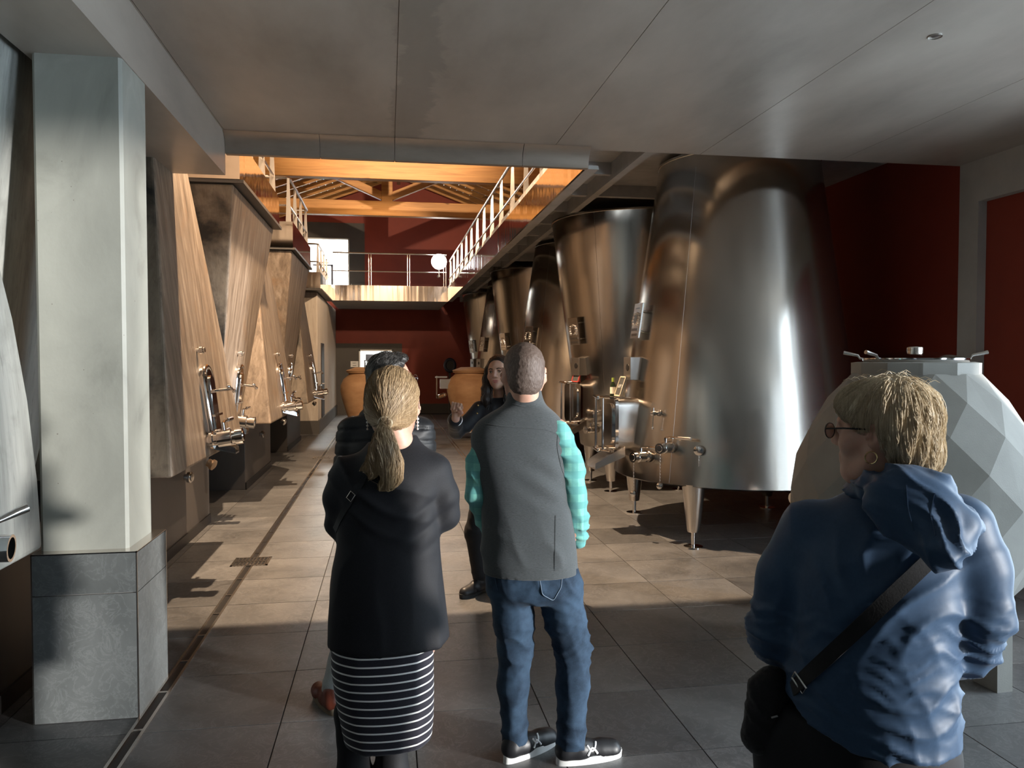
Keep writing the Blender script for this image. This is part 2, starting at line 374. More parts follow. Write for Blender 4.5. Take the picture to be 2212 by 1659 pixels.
# side walls
struct('wall_left', MB().box((HALL_L - .25, -6, 0), (HALL_L, WALL_Y + .2, 5.6)), 'charcoal_paint', label='dark wall behind the concrete vats')
wr = MB().box((HALL_R, NOSE_Y - .02, 0), (HALL_R + .25, WALL_Y + .2, 5.6))
wall_right = struct('wall_right', wr, 'red_paint', label='dark red wall behind the steel vats')
m = MB().box((HALL_R - .03, 5.81, 0), (HALL_R + .25, NOSE_Y - .02, SLAB_Z)); m.box((HALL_R - .03, 3.65, 2.99), (HALL_R + .25, 5.81, SLAB_Z)); m.box((HALL_R - .03, 3.65, 0), (HALL_R + .25, 3.85, 2.99))
m.build('concrete_frame', 'wall_concrete', wall_right)
MB().box((HALL_R + .05, 3.85, 0), (HALL_R + .25, 5.81, 2.99)).build('panel', 'red_paint', wall_right)
# glazed side entrance on the right, behind the visitors, where the daylight comes in
m = MB().box((HALL_R - .03, -6, 3.28), (HALL_R + .25, 3.65, SLAB_Z)); m.box((HALL_R - .03, -6, 0), (HALL_R + .25, -1.8, 3.28))
m.box((HALL_R - .03, .4, 0), (HALL_R + .25, 2.2, 3.28)); m.build('lintel_and_light_pier', 'wall_concrete', wall_right)  # unseen pier added to split the daylight and narrow its reflection on steel
m = MB()
for y in (-1.77, -.7, .37, 2.23, 3.6): m.box((HALL_R + .06, y - .03, 0), (HALL_R + .12, y + .03, 3.28))
m.box((HALL_R + .06, -1.8, 3.22), (HALL_R + .12, 3.65, 3.28)); m.box((HALL_R + .06, -1.8, 0), (HALL_R + .12, 3.65, .06))
struct('window_1', m, 'black_paint', label='black framed glazed entrance in the side wall')
# back of the hall
m = MB().box((HALL_L, -6.2, 0), (HALL_R + .2, -6, SLAB_Z))
struct('wall_back', m, 'wall_concrete', label='concrete back wall of the entrance hall')
# upper front wall of the nave, unseen, added to keep sky light out
m = MB(); m.prism([(HALL_L - .25, 3.7), (HALL_R + .25, 3.7), (HALL_R + .25, 5.6), (.35, 7.4), (HALL_L - .25, 5.6)], lambda p: (p[0], NOSE_Y - .2, p[1]), lambda p: (p[0], NOSE_Y, p[1]))
struct('wall_front', m, 'wall_concrete', label='unseen concrete gable wall added above the slab against sky light')

# far wall with two doorways
O1 = (-0.87, 0.16, 0.0, 1.97); O2 = (-2.42, -1.14, 3.55, 5.33); TH = .22
m = MB()
def wbox(x0, x1, z0, z1): m.box((x0, WALL_Y, z0), (x1, WALL_Y + TH, z1))
wbox(HALL_L, O1[0], 0, 3.0); wbox(O1[1], HALL_R, 0, 3.0); wbox(O1[0], O1[1], O1[3], 3.0); wbox(HALL_L, HALL_R, 3.0, O2[2])
wbox(HALL_L, O2[0], O2[2], O2[3]); wbox(O2[1], HALL_R, O2[2], O2[3])
m.prism([(HALL_L - .25, O2[3]), (HALL_R + .25, O2[3]), (HALL_R + .25, 5.6), (.35, 7.4), (HALL_L - .25, 5.6)], lambda p: (p[0], WALL_Y, p[1]), lambda p: (p[0], WALL_Y + TH, p[1]))
wall_far = struct('wall_far', m, 'red_paint', label='red painted end wall of the cellar')
m = MB(); y0, y1 = WALL_Y - .012, WALL_Y
m.box((-1.62, y0, 0), (O1[0], y1, 2.16)); m.box((O1[1], y0, 0), (.43, y1, 2.16)); m.box((O1[0], y0, O1[3]), (O1[1], y1, 2.16)); m.build('door_surround', 'charcoal_paint', wall_far)
m = MB(); m.box((O2[0] - .25, y0, O2[2]), (O2[0], y1, 5.8)); m.box((O2[1], y0, O2[2]), (-.68, y1, 5.8)); m.box((O2[0], y0, O2[3]), (O2[1], y1, 5.8)); m.build('door_surround', 'charcoal_paint', wall_far)
struct('baseboard_far', MB().box((.43, WALL_Y - .03, 0), (HALL_R, WALL_Y, .3)), 'charcoal_paint', label='dark skirting along the red end wall')
for nm, (x0, x1, z0, z1), lab in (('door_1', O1, 'bright doorway at floor level in the end wall'), ('door_2', O2, 'bright doorway above the rear bridge')):
    m = MB()
    for a, b in (((x0, WALL_Y - .02, z0), (x0 + .04, WALL_Y + TH, z1)), ((x1 - .04, WALL_Y - .02, z0), (x1, WALL_Y + TH, z1)), ((x0, WALL_Y - .02, z1 - .04), (x1, WALL_Y + TH, z1))): m.box(a, b)
    struct(nm, m, 'white_wall', label=lab)
    m = MB(); X0, X1, Y1, Z1 = x0 - .5, x1 + .6, WALL_Y + 2.6, z1 + .5
    m.box((X0 - .1, WALL_Y + TH, z0), (X0, Y1, Z1)); m.box((X1, WALL_Y + TH, z0), (X1 + .1, Y1, Z1)); m.box((X0, Y1, z0), (X1, Y1 + .1, Z1)); m.box((X0, WALL_Y + TH, Z1), (X1, Y1, Z1 + .1))
    if z0 > 1: m.box((X0, WALL_Y + TH, z0 - .1), (X1, Y1, z0))
    struct('wall_' + nm, m, 'white_wall', label='white room behind the ' + ('lower' if z0 < 1 else 'upper') + ' doorway')
    lamp('room_light', 'POINT', ((x0 + x1) / 2 + .1, WALL_Y + .9, Z1 - .25), 90 if z0 < 1 else 700, (0.95, 1.0, 0.98), shadow_soft_size=.15)
m = MB().box((O2[0] + .05, WALL_Y + .1, 3.56), (O2[0] + .09, WALL_Y + .75, 4.75)); m.box((-1.75, WALL_Y + .9, 3.56), (-1.68, WALL_Y + .95, 4.65)); m.box((-2.3, WALL_Y + .9, 4.6), (-1.7, WALL_Y + .95, 4.65))
tag(m.build('glass_partition', 'black_paint'), 'dark framed partition inside the bright upper doorway', 'partition')
s = thing('shelf_unit', (-.45, WALL_Y + 1.3, 0), 'dark shelf unit seen through the lower doorway', 'shelf')
for z in (.3, .8, 1.3, 1.62): MB().box((-.75, WALL_Y + 1.1, z), (.1, WALL_Y + 1.5, z + .03)).build('shelf', 'charcoal_paint', s)
for x in (-.75, .07): MB().box((x, WALL_Y + 1.1, 0), (x + .03, WALL_Y + 1.5, 1.65)).build('side_panel', 'charcoal_paint', s)
b = tag(MB().box((-.7, WALL_Y + 1.15, 1.65), (-.36, WALL_Y + 1.4, 1.84)).build('storage_box', 'black_paint', bevel=.01), 'black storage box standing on the shelf unit behind the lower doorway', 'box')
sg = thing('door_sign', (-1.0, WALL_Y - .02, 1.44), 'white paper WC sign beside the lower doorway', 'sign')
MB().box((-1.12, WALL_Y - .02, 1.44), (-.89, WALL_Y - .012, 1.62)).build('sheet', 'white_wall', sg)
MB().box((-1.06, WALL_Y - .023, 1.475), (-.95, WALL_Y - .02, 1.49)).build('arrow_line', 'black_paint', sg)
def text(name, body, size, mat, loc, rot, parent=None, extrude=.001, align='CENTER'):
    cu = bpy.data.curves.new(name, 'FONT'); cu.body = body; cu.size = size; cu.extrude = extrude; cu.align_x = align; cu.align_y = 'CENTER'; cu.materials.append(M[mat])
    ob = bpy.data.objects.new(name, cu); COL.objects.link(ob); ob.parent = parent
    if isinstance(rot, Matrix): ob.rotation_euler = rot.to_euler()
    else: ob.rotation_euler = rot
    ob.location = Vector(loc) - world_origin(parent)
    bpy.context.view_layer.update(); me = bpy.data.meshes.new_from_object(ob); o2 = bpy.data.objects.new(name, me); COL.objects.link(o2); o2.parent = parent
    o2.rotation_euler = ob.rotation_euler; o2.location = ob.location; bpy.data.objects.remove(ob); return o2
text('lettering', 'WC', .07, 'black_paint', (-1.005, WALL_Y - .022, 1.555), (math.pi / 2, 0, 0), sg)

# roof of the nave: board planes on rafters
RX, RZ, EZ = .35, 7.3, 5.5
roof = bpy.data.objects.new('roof', None); COL.objects.link(roof); tag(roof, 'timber boarded roof on rafters over the nave', kind='structure')
for sx, xe in ((-1, HALL_L - .3), (1, HALL_R + .3)):
    m = MB(); n = 26
    for k in range(n):
        a, b = k / n, (k + 1) / n - .0025; P = lambda u, y, dz: (RX + (xe - RX) * u, y, RZ + (EZ - RZ) * u + dz)
        m.hexa([P(a, 5.8, 0), P(b, 5.8, 0), P(b, WALL_Y + .3, 0), P(a, WALL_Y + .3, 0), P(a, 5.8, .03), P(b, 5.8, .03), P(b, WALL_Y + .3, .03), P(a, WALL_Y + .3, .03)])
    m.box((min(RX, xe), 5.8, RZ + .04), (max(RX, xe), WALL_Y + .3, RZ + .1)); tag(m.build('board_plane', 'roof_boards', roof), kind='stuff')
    for k in range(26):
        y = 6.4 + k * .69
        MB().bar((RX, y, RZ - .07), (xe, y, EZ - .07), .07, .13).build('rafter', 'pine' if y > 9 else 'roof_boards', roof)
MB().bar((RX, 5.9, RZ - .2), (RX, WALL_Y, RZ - .2), .1, .2).build('ridge_beam', 'roof_boards', roof)

def truss(y, label):
    t = thing('roof_truss', (0, y, 4.95), label, 'truss', 'timber trusses of the nave')
    zt, zb = 5.28, 4.95
    MB().box((HALL_L, y - .1, zb), (HALL_R, y + .1, zt)).build('tie_beam', 'pine', t, bevel=.008)
    MB().box((-.125, y - .08, zt), (.125, y + .08, 7.0)).build('king_post', 'pine', t, bevel=.006)
    for s in (-1, 1):
        MB().bar((s * .1, y, zt + .12), (s * 2.2, y, zt + 1.02), .14, .18).build('strut', 'pine', t, bevel=.006)
        xe = HALL_L if s < 0 else HALL_R
        MB().bar((.05 * s, y, 7.05), (xe, y, 5.5), .16, .2).build('principal_rafter', 'pine', t, bevel=.006)
    return t
truss(14.4, 'nearer timber roof truss with an orange pine tie beam')
truss(18.0, 'farther timber roof truss with king post and V struts')
for k, (loc, tg, pw, cone) in enumerate(FLOODS):
    d = (Vector(tg) - Vector(loc)).normalized(); lo = Vector(loc)
    f = thing('flood_light_housing', lo - d * .1, ('black flood light on the gable wall above the slab edge', 'black flood light on the gable wall nearer the steel vats', 'black flood light on the gable wall aimed at the trusses', 'black flood light fixed behind the tie beam of the nearer truss')[k], 'lamp')
    MB().lathe([(.05, -.2), (.09, -.16), (.11, -.04), (.105, -.03), (.085, -.1)], lo, d, 18, True).build('housing', 'black_paint', f, smooth=True)
    q = lo - d * .16; MB().cyl(q, (q.x, NOSE_Y, q.z) if k < 3 else (q.x, 14.48, q.z), .012).build('bracket', 'black_paint', f)
# ================================================================== WALKWAYS
def rail_bar(x, y, z0, z1, parent, w0=.075, w1=.032):
    m = MB(); t = .006
    m.hexa([(x - w0 / 2, y - t, z0), (x + w0 / 2, y - t, z0), (x + w0 / 2, y + t, z0), (x - w0 / 2, y + t, z0), (x - w1 / 2, y - t, z1), (x + w1 / 2, y - t, z1), (x + w1 / 2, y + t, z1), (x - w1 / 2, y + t, z1)])
    m.build('baluster', 'rail_steel', parent)
WB, WT = 3.2, 3.55
cw = thing('walkway', (1.59, 13, WB), 'long steel walkway with railing above the stainless vats', 'walkway')
y0, y1 = NOSE_Y + .06, 20.45
for a, b in ((y0, 9.2), (9.2, 12.3), (12.3, 15.4), (15.4, 18.0), (18.0, y1)):
    MB().box((1.575, a + .002, WB), (1.595, b - .002, WT)).build('fascia_panel', 'fascia_steel', cw)
MB().box((1.62, y0, WT + .07), (HALL_R - .01, WALL_Y - .02, WT + .11)).build('deck', 'galvanised', cw)
for y in (8.45, 11.22, 14.1, 16.9, 19.65, 22.4): MB().box((1.6, y - .04, WT - .06), (HALL_R - .01, y + .04, WT + .07)).build('joist', 'galvanised', cw)
for y in (6.6, 7.5, 9.4, 10.3, 12.2, 13.1, 15.1, 16.0, 17.8, 18.7, 20.6, 21.5): MB().box((1.6, y - .03, WT - .05), (2.25, y + .03, WT + .07)).build('stub_joist', 'galvanised', cw)
for x in (1.66, 2.25): MB().box((x - .04, y0, WT - .1), (x + .04, WALL_Y - .05, WT + .07)).build('bearer', 'galvanised', cw)
MB().box((1.595, y0, WB), (1.70, y1, WB + .03)).build('bottom_lip', 'galvanised', cw)
RZ_R = 4.25
for y in np.arange(7.0, 20.3, 1.0): rail_bar(1.62, y, WT - .04, RZ_R, cw)
MB().tube([(1.62, 6.2, RZ_R), (1.62, y1 - .1, RZ_R)], .021).build('handrail', 'rail_steel', cw, smooth=True)
MB().tube([(1.6, 6.2, 3.77), (1.6, y1 - .1, 3.77)], .015).build('mid_rail', 'rail_steel', cw, smooth=True)

def seg(y0, y1, xr, name_label, ys):
    t = thing('walkway', (xr, (y0 + y1) / 2, WB), name_label, 'walkway', 'short walkways over the concrete vats')
    MB().box((xr - .02, y0 + .02, WB), (xr, y1, WT)).build('fascia_panel', 'fascia_steel', t)
    MB().box((HALL_L + .02, y0, WB), (xr, y0 + .02, WT)).build('front_panel', 'fascia_steel', t)
    MB().box((HALL_L + .02, y0 + .02, WT - .04), (xr - .02, y1, WT - .01)).build('deck', 'galvanised', t)
    MB().box((HALL_L + .02, y0 + .01, WB - .03), (xr + .03, y1 - .01, WB - .001)).build('sill_plate', 'plinth_paint', t)
    for y in ys: rail_bar(xr - .06, y, WT - .01, 4.15, t)
    zr, zm = 4.16, 3.78; xi = xr - 1.3
    MB().tube([(xi, y0 + .05, zr), (xr - .1, y0 + .05, zr), (xr - .05, y0 + .1, zr), (xr - .05, y1 - .05, zr), (xr - .35, y1 - .05, zr)], .021).build('handrail', 'rail_steel', t, smooth=True)
    MB().tube([(xi, y0 + .05, zm), (xr - .1, y0 + .05, zm), (xr - .05, y0 + .1, zm), (xr - .05, y1 - .05, zm), (xr - .35, y1 - .05, zm)], .015).build('mid_rail', 'rail_steel', t, smooth=True)
seg(6.92, 9.35, -1.245, 'short steel walkway over the nearest flared concrete vat', (7.05, 7.75, 8.5, 9.25))
seg(10.95, 13.4, -1.28, 'short steel walkway over the second flared concrete vat', (11.0, 11.75, 12.5, 13.25))
seg(17.1, 20.45, -1.43, 'short steel walkway over the plain concrete block', (17.2, 18.0, 18.8, 19.6))

br = thing('bridge', (0, 20.45, WB), 'steel clad bridge with thin railing crossing in front of the red end wall', 'bridge')
MB().box((-1.47, 20.45, WB), (1.57, 20.475, WT + .05)).build('fascia_panel', 'fascia_steel', br)
MB().box((-1.47, 20.475, WB), (1.57, WALL_Y - .02, WB + .2)).build('slab', 'wall_concrete', br)
m = MB()
for x in (-1.3, -.45, .55, 1.5):
    m = MB()
    for d in (-.03, .03): m.box((x + d - .006, 20.47, WB + .2), (x + d + .006, 20.49, 4.42))
    m.build('post', 'rail_steel', br)
MB().tube([(-1.4, 20.48, 4.44), (1.55, 20.48, 4.44)], .021).build('handrail', 'rail_steel', br, smooth=True)
MB().tube([(-1.4, 20.48, 3.97), (1.55, 20.48, 3.97)], .015).build('mid_rail', 'rail_steel', br, smooth=True)
gl = thing('globe_lamp', (1.33, 20.2, 3.82), 'glowing round white globe lamp at the end of the walkway railing', 'lamp')
MB().ball((1.33, 20.2, 4.22), .2, 24, 14).build('globe', 'lamp_glow', gl, smooth=True)
MB().lathe([(.05, 0), (.05, .03), (.02, .04), (.02, .2), (.06, .22)], (1.33, 20.2, 3.82), (0, 0, 1), 14).build('stem', 'rail_steel', gl, smooth=True)
MB().bar((1.33, 20.2, 3.84), (1.33, 20.453, 3.84), .03, .03).build('bracket', 'rail_steel', gl)

# ================================================================== STEEL FITTINGS
def frame(d):
    d = Vector(d).normalized(); up = Vector((0, 0, 1)); s = up.cross(d)
    s = s.normalized() if s.length > 1e-3 else Vector((1, 0, 0)); return d, s, d.cross(s).normalized()
def valve(parent, o, d, sc=1.0, lever=True, side=1, name='valve', cap=True):
    """short pipe stub with flange, body, union nut and a lever"""
    d, s, u = frame(d); o = Vector(o)
    pr = [(.034, -.02), (.034, .02), (.05, .02), (.05, .035), (.034, .035), (.034, .055), (.046, .06), (.046, .13), (.036, .135), (.036, .15), (.044, .152), (.044, .19), (.03, .19 if cap else .17), (.026, .195)]
    v = MB().lathe([(r * sc, h * sc) for r, h in pr], o, d, 18).build(name, 'chrome', parent, smooth=35)
    if lever:
        m = MB(); b = o + d * .095 * sc
        m.cyl(b, b + u * .085 * sc, .012 * sc); m.tube([b + u * .08 * sc, b + u * .09 * sc + s * side * .05 * sc, b + u * .09 * sc + s * side * .2 * sc], .009 * sc); m.cyl(b + u * .09 * sc + s * side * .12 * sc, b + u * .09 * sc + s * side * .24 * sc, .013 * sc)
        m.build('lever', 'chrome', v, smooth=35)
    return v
def plug(parent, o, d, r=.03, name='plug'):
    d, s, u = frame(d)
    return MB().lathe([(r * .6, -.01), (r * .6, .02), (r, .022), (r, .045), (r * .7, .05), (r * .7, .06), (0.001, .062)], o, d, 16, False).build(name, 'chrome', parent, smooth=35)
def chain_cap(parent, a, L, r=.028):
    m = MB(); a = Vector(a); n = int(L / .014)
    for k in range(n):
        p = a - Vector((0, 0, (k + .5) * .014)); q = [p + (Vector((math.cos(t) * .0045, 0, math.sin(t) * .009)) if k % 2 else Vector((0, math.cos(t) * .0045, math.sin(t) * .009))) for t in np.linspace(0, 2 * math.pi, 7)[:-1]]
        m.tube(q, .0016, 4, True)
    c = m.build('chain', 'rail_steel', parent)
    e = a - Vector((0, 0, L)); MB().lathe([(r, -.008), (r, .012), (r * .75, .016), (.001, .017)], e - Vector((0, 0, r)), (-.7, -.7, .1), 14, True).build('cap', 'chrome', c, smooth=35)

# ================================================================== CONCRETE VATS (alternating upright and flared)
XF_W, XF_N, XB = -1.3, -1.58, -3.85        # corridor face of the wide and of the narrow end, back
ZB_, ZT_ = .93, 3.165
def vat(cy, upright, label, mats, fit, zt=ZT_, dx=0.0, bulge=None):
    XF_W, XF_N = -1.3 + dx, -1.58 + dx
    t = thing('concrete_vat', (-2.6, cy, 0), label, 'vat', 'tapered concrete wine vats')
    wide, nar = 1.16, .46
    def ring(z, hw, xf, ins): return [(XB + ins, cy - hw, z), (xf, cy - hw, z), (xf, cy + hw, z), (XB + ins, cy + hw, z)]
    lo = ring(ZB_, wide, XF_W, 0) if upright else ring(ZB_, nar, XF_N, .3)
    hi = ring(zt, nar, XF_N, .3) if upright else ring(zt, wide, XF_W, 0)
    m = MB(); rings = [lo, hi]
    if bulge: rings = [lo] + [ring(z, h_, x_, .1) for z, h_, x_ in bulge] + [ring(zt, .6, XF_N, .3)]
    m.add(lo + rings[-1], [(3, 2, 1, 0), (4, 5, 6, 7)])
    for r0, r1 in zip(rings, rings[1:]):
        m.cur = 0; m.add(r0 + r1, [(1, 2, 6, 5), (2, 3, 7, 6), (3, 0, 4, 7)]); m.cur = 1; m.add(r0 + r1, [(0, 1, 5, 4)])
    me = m.build('body', mats, t)
    import bmesh as _b
    bm = _b.new(); bm.from_mesh(me.data); _b.ops.remove_doubles(bm, verts=bm.verts, dist=1e-5); bm.to_mesh(me.data); bm.free()
    bv = me.modifiers.new('bevel', 'BEVEL'); bv.width = .022; bv.segments = 3
    # shallow funnel under the vat, down to the plinth
    f = MB(); hw = (wide if upright else nar) * .82; xf = XF_W - .42 if upright else XF_N - .18
    f.hexa([(XB + .5, cy - hw, ZB_ - .12), (xf, cy - hw, ZB_ - .12), (xf, cy + hw, ZB_ - .12), (XB + .5, cy + hw, ZB_ - .12)] + [(XB + .4, cy - hw - .03, ZB_), (xf + .06, cy - hw - .03, ZB_), (xf + .06, cy + hw + .03, ZB_), (XB + .4, cy + hw + .03, ZB_)]).build('foot', 'plinth_paint', t)
    def face(y, z):
        k = (z - ZB_) / (zt - ZB_); x = XF_W + (XF_N - XF_W) * k if upright else XF_N + (XF_W - XF_N) * k
        return Vector((x, y, z))
    sl = (XF_N - XF_W) / (zt - ZB_) * (1 if upright else -1); n = Vector((1, 0, -sl)).normalized()
    up = Vector((sl, 0, 1)).normalized(); ey = Vector((0, 1, 0))
    if fit:
        # arched steel manhole door with a crossbar clamp
        hz, hw_, hh = (1.33, .105, .25); c0 = face(cy - .02, hz)
        def arch(w_, h_, n0=10):
            return [(-w_, -h_), (w_, -h_)] + [(w_ * math.cos(a), h_ - w_ + w_ * math.sin(a)) for a in np.linspace(0, math.pi, n0)]
        def P(q, d): return c0 + ey * q[0] + up * q[1] + n * d
        m = MB(); m.tube([P(q, .035) for q in arch(hw_ + .025, hh + .025)], .016, 8, True); m.prism(arch(hw_ + .03, hh + .03), lambda q: P(q, -.02), lambda q: P(q, .025))
        fr = m.build('hatch_frame', 'chrome', t, smooth=40)
        m = MB(); m.prism(arch(hw_, hh), lambda q: P(q, .02), lambda q: P(q, .05)); m.prism(arch(hw_ * .7, hh * .8), lambda q: P(q, .05), lambda q: P(q, .062))
        hd = m.build('hatch_door', 'chrome', t, smooth=40)
        m = MB(); m.bar(P((-.14, .08), .085), P((.14, .08), .085), .03, .022, up); m.cyl(P((0, .08), .05), P((0, .08), .2), .012); m.tube([P((-.09, .1), .19), P((.09, .06), .19)], .011); m.ball(P((-.09, .1), .19), .017, 8, 6); m.ball(P((.09, .06), .19), .017, 8, 6)
        m.build('clamp', 'chrome', hd, smooth=40); MB().bar(P((-.13, -.1), .066), P((.13, -.1), .066), .022, .016, up).build('clamp_bar', 'chrome', hd)
        # racking valve with lever, drip tray below
        v = valve(t, face(cy - .18, 1.06), n, 1.35, True, 1, 'racking_valve')
        valve(t, face(cy - .02, 1.02), n, .9, True, 1, 'drain_valve'); 
        m = MB(); q = face(cy + .03, 1.0); a_ = .12
        pts = [q + ey * a_, q - ey * a_, q - ey * a_ * .55 + n * .16 - up * .07, q + ey * a_ * .55 + n * .16 - up * .07]
        m.add(pts + [p - Vector((0, 0, .012)) for p in pts], [(0, 1, 2, 3), (7, 6, 5, 4), (0, 3, 7, 4), (1, 5, 6, 2), (2, 6, 7, 3), (0, 4, 5, 1)])
        for sg_ in (1, -1):
            p0, p1 = q + ey * a_ * sg_, q + ey * a_ * .55 * sg_ + n * .16 - up * .07
            m.add([p0, p1, p1 + up * .035, p0 + up * .07, p0 + ey * .006, p1 + ey * .006, p1 + ey * .006 + up * .035, p0 + ey * .006 + up * .07], [(0, 1, 2, 3), (7, 6, 5, 4), (0, 4, 5, 1), (3, 2, 6, 7), (1, 5, 6, 2), (0, 3, 7, 4)])
        m.build('drip_tray', 'chrome', t)
        plug(t, face(cy - .1, 1.72), n, .028, 'thermometer_plug')
        if upright:
            m = MB(); e = face(cy - .12, ZB_ + .02); m.lathe([(.03, 0), (.03, .03), (.04, .03), (.04, .05), (.02, .06)], e + n * .0 - Vector((.02, 0, .06)), Vector((.8, -.2, -.4)), 14).build('sample_cap', 'terracotta' if abs(cy - 6.1) < .3 else 'chrome', t, smooth=35)
            plug(t, (-1.76, cy + 1.0, .62), (1, -.15, 0), .05, 'outlet_plug')
    return t
warm3 = ['vat_concrete', 'vat_concrete_stained']; plain3 = ['vat_concrete', 'vat_concrete']
vat(2.0, True, 'pale grey upright concrete vat cut off by the picture edge beside the pillar', ['vat_concrete_pale', 'vat_concrete_pale'], False, bulge=[(1.2, 1.155, -1.31), (1.5, 1.135, -1.33), (1.8, 1.10, -1.36), (2.2, 1.02, -1.41), (2.7, .86, -1.48)])
vat(4.05, False, 'flared concrete vat in shade just behind the square pillar', ['vat_concrete_pale', 'vat_concrete'], False, dx=-.34)
vat(6.1, True, 'nearest full upright concrete vat with a blackened side, next to the pillar', warm3, True)
vat(8.12, False, 'nearest flared concrete vat with dark stains below its walkway', warm3, True)
vat(10.1, True, 'middle upright concrete vat between the two flared ones', plain3, True)
vat(12.16, False, 'second flared concrete vat, behind the middle upright one', plain3, True)
vat(14.2, True, 'farthest upright concrete vat, beside the plain block with the black door', warm3, True)
# big valve of the pale vat at the picture edge
ve = thing('tank_valve', (-1.3, 2.75, .9), 'large chrome valve with lever on the pale vat at the picture edge', 'valve')
q = on_x(8, 1178, -1.2)
MB().lathe([(.05, 0), (.05, .02), (.036, .03), (.036, .09), (.043, .095), (.043, .14), (.034, .14), (.034, .06), (.001, .05)], (-1.31, q[1] - .03, q[2]), (1, .12, -.05), 24, False).build('body', 'chrome', ve, smooth=35)
MB().tube([(-1.27, q[1] - .035, q[2] + .03), (-1.265, q[1] - .04, q[2] + .05), (-1.25, q[1] - .05, q[2] + .06), (-1.22, q[1] - .02, q[2] + .075), (-1.17, q[1] + .03, q[2] + .1), (-1.15, q[1] + .05, q[2] + .108)], [.01, .009, .008, .008, .014, .015], 12).build('lever', 'chrome', ve, smooth=35)
# dark plinths, one for every pair of vats
for (a, b, lab) in ((-.6, 3.05, 'dark plinth under the pale vat at the picture edge'), (3.75, 8.17, 'dark plinth next to the square pillar'), (10.16, 12.3, 'dark plinth in the middle of the vat row'), (14.3, 16.4, 'dark plinth at the far end of the vat row')):
    t = thing('plinth', (-2.8, (a + b) / 2, 0), lab, 'plinth', 'plinths of the concrete vats')
    MB().box((-3.9, a, 0), (-1.8, b, ZB_ - .125)).build('body', 'plinth_paint', t, bevel=.006)
    MB().box((-1.802, a, 0), (-1.785, b, .09)).build('skirting', 'black_paint', t)
# plain concrete block with the narrow black door at the end of the row
t = thing('concrete_block', (-2.8, 20, 0), 'plain tall concrete block with a narrow black door at the end of the vat row', 'block')
MB().box((-3.9, 17.6, .0), (-1.55, 23.85, ZT_)).build('body', 'block_concrete', t, bevel=.012)
MB().box((-3.9, 17.57, 0), (-1.52, 23.85, .3)).build('skirting', 'charcoal_paint', t)
d = MB().box((-1.55, 18.5, .28), (-1.53, 19.25, 2.05)).build('door', 'black_paint', t); MB().tube([(-1.53, 18.58, 1.1), (-1.49, 18.58, 1.1), (-1.49, 18.7, 1.1)], .01).build('handle', 'rail_steel', d)
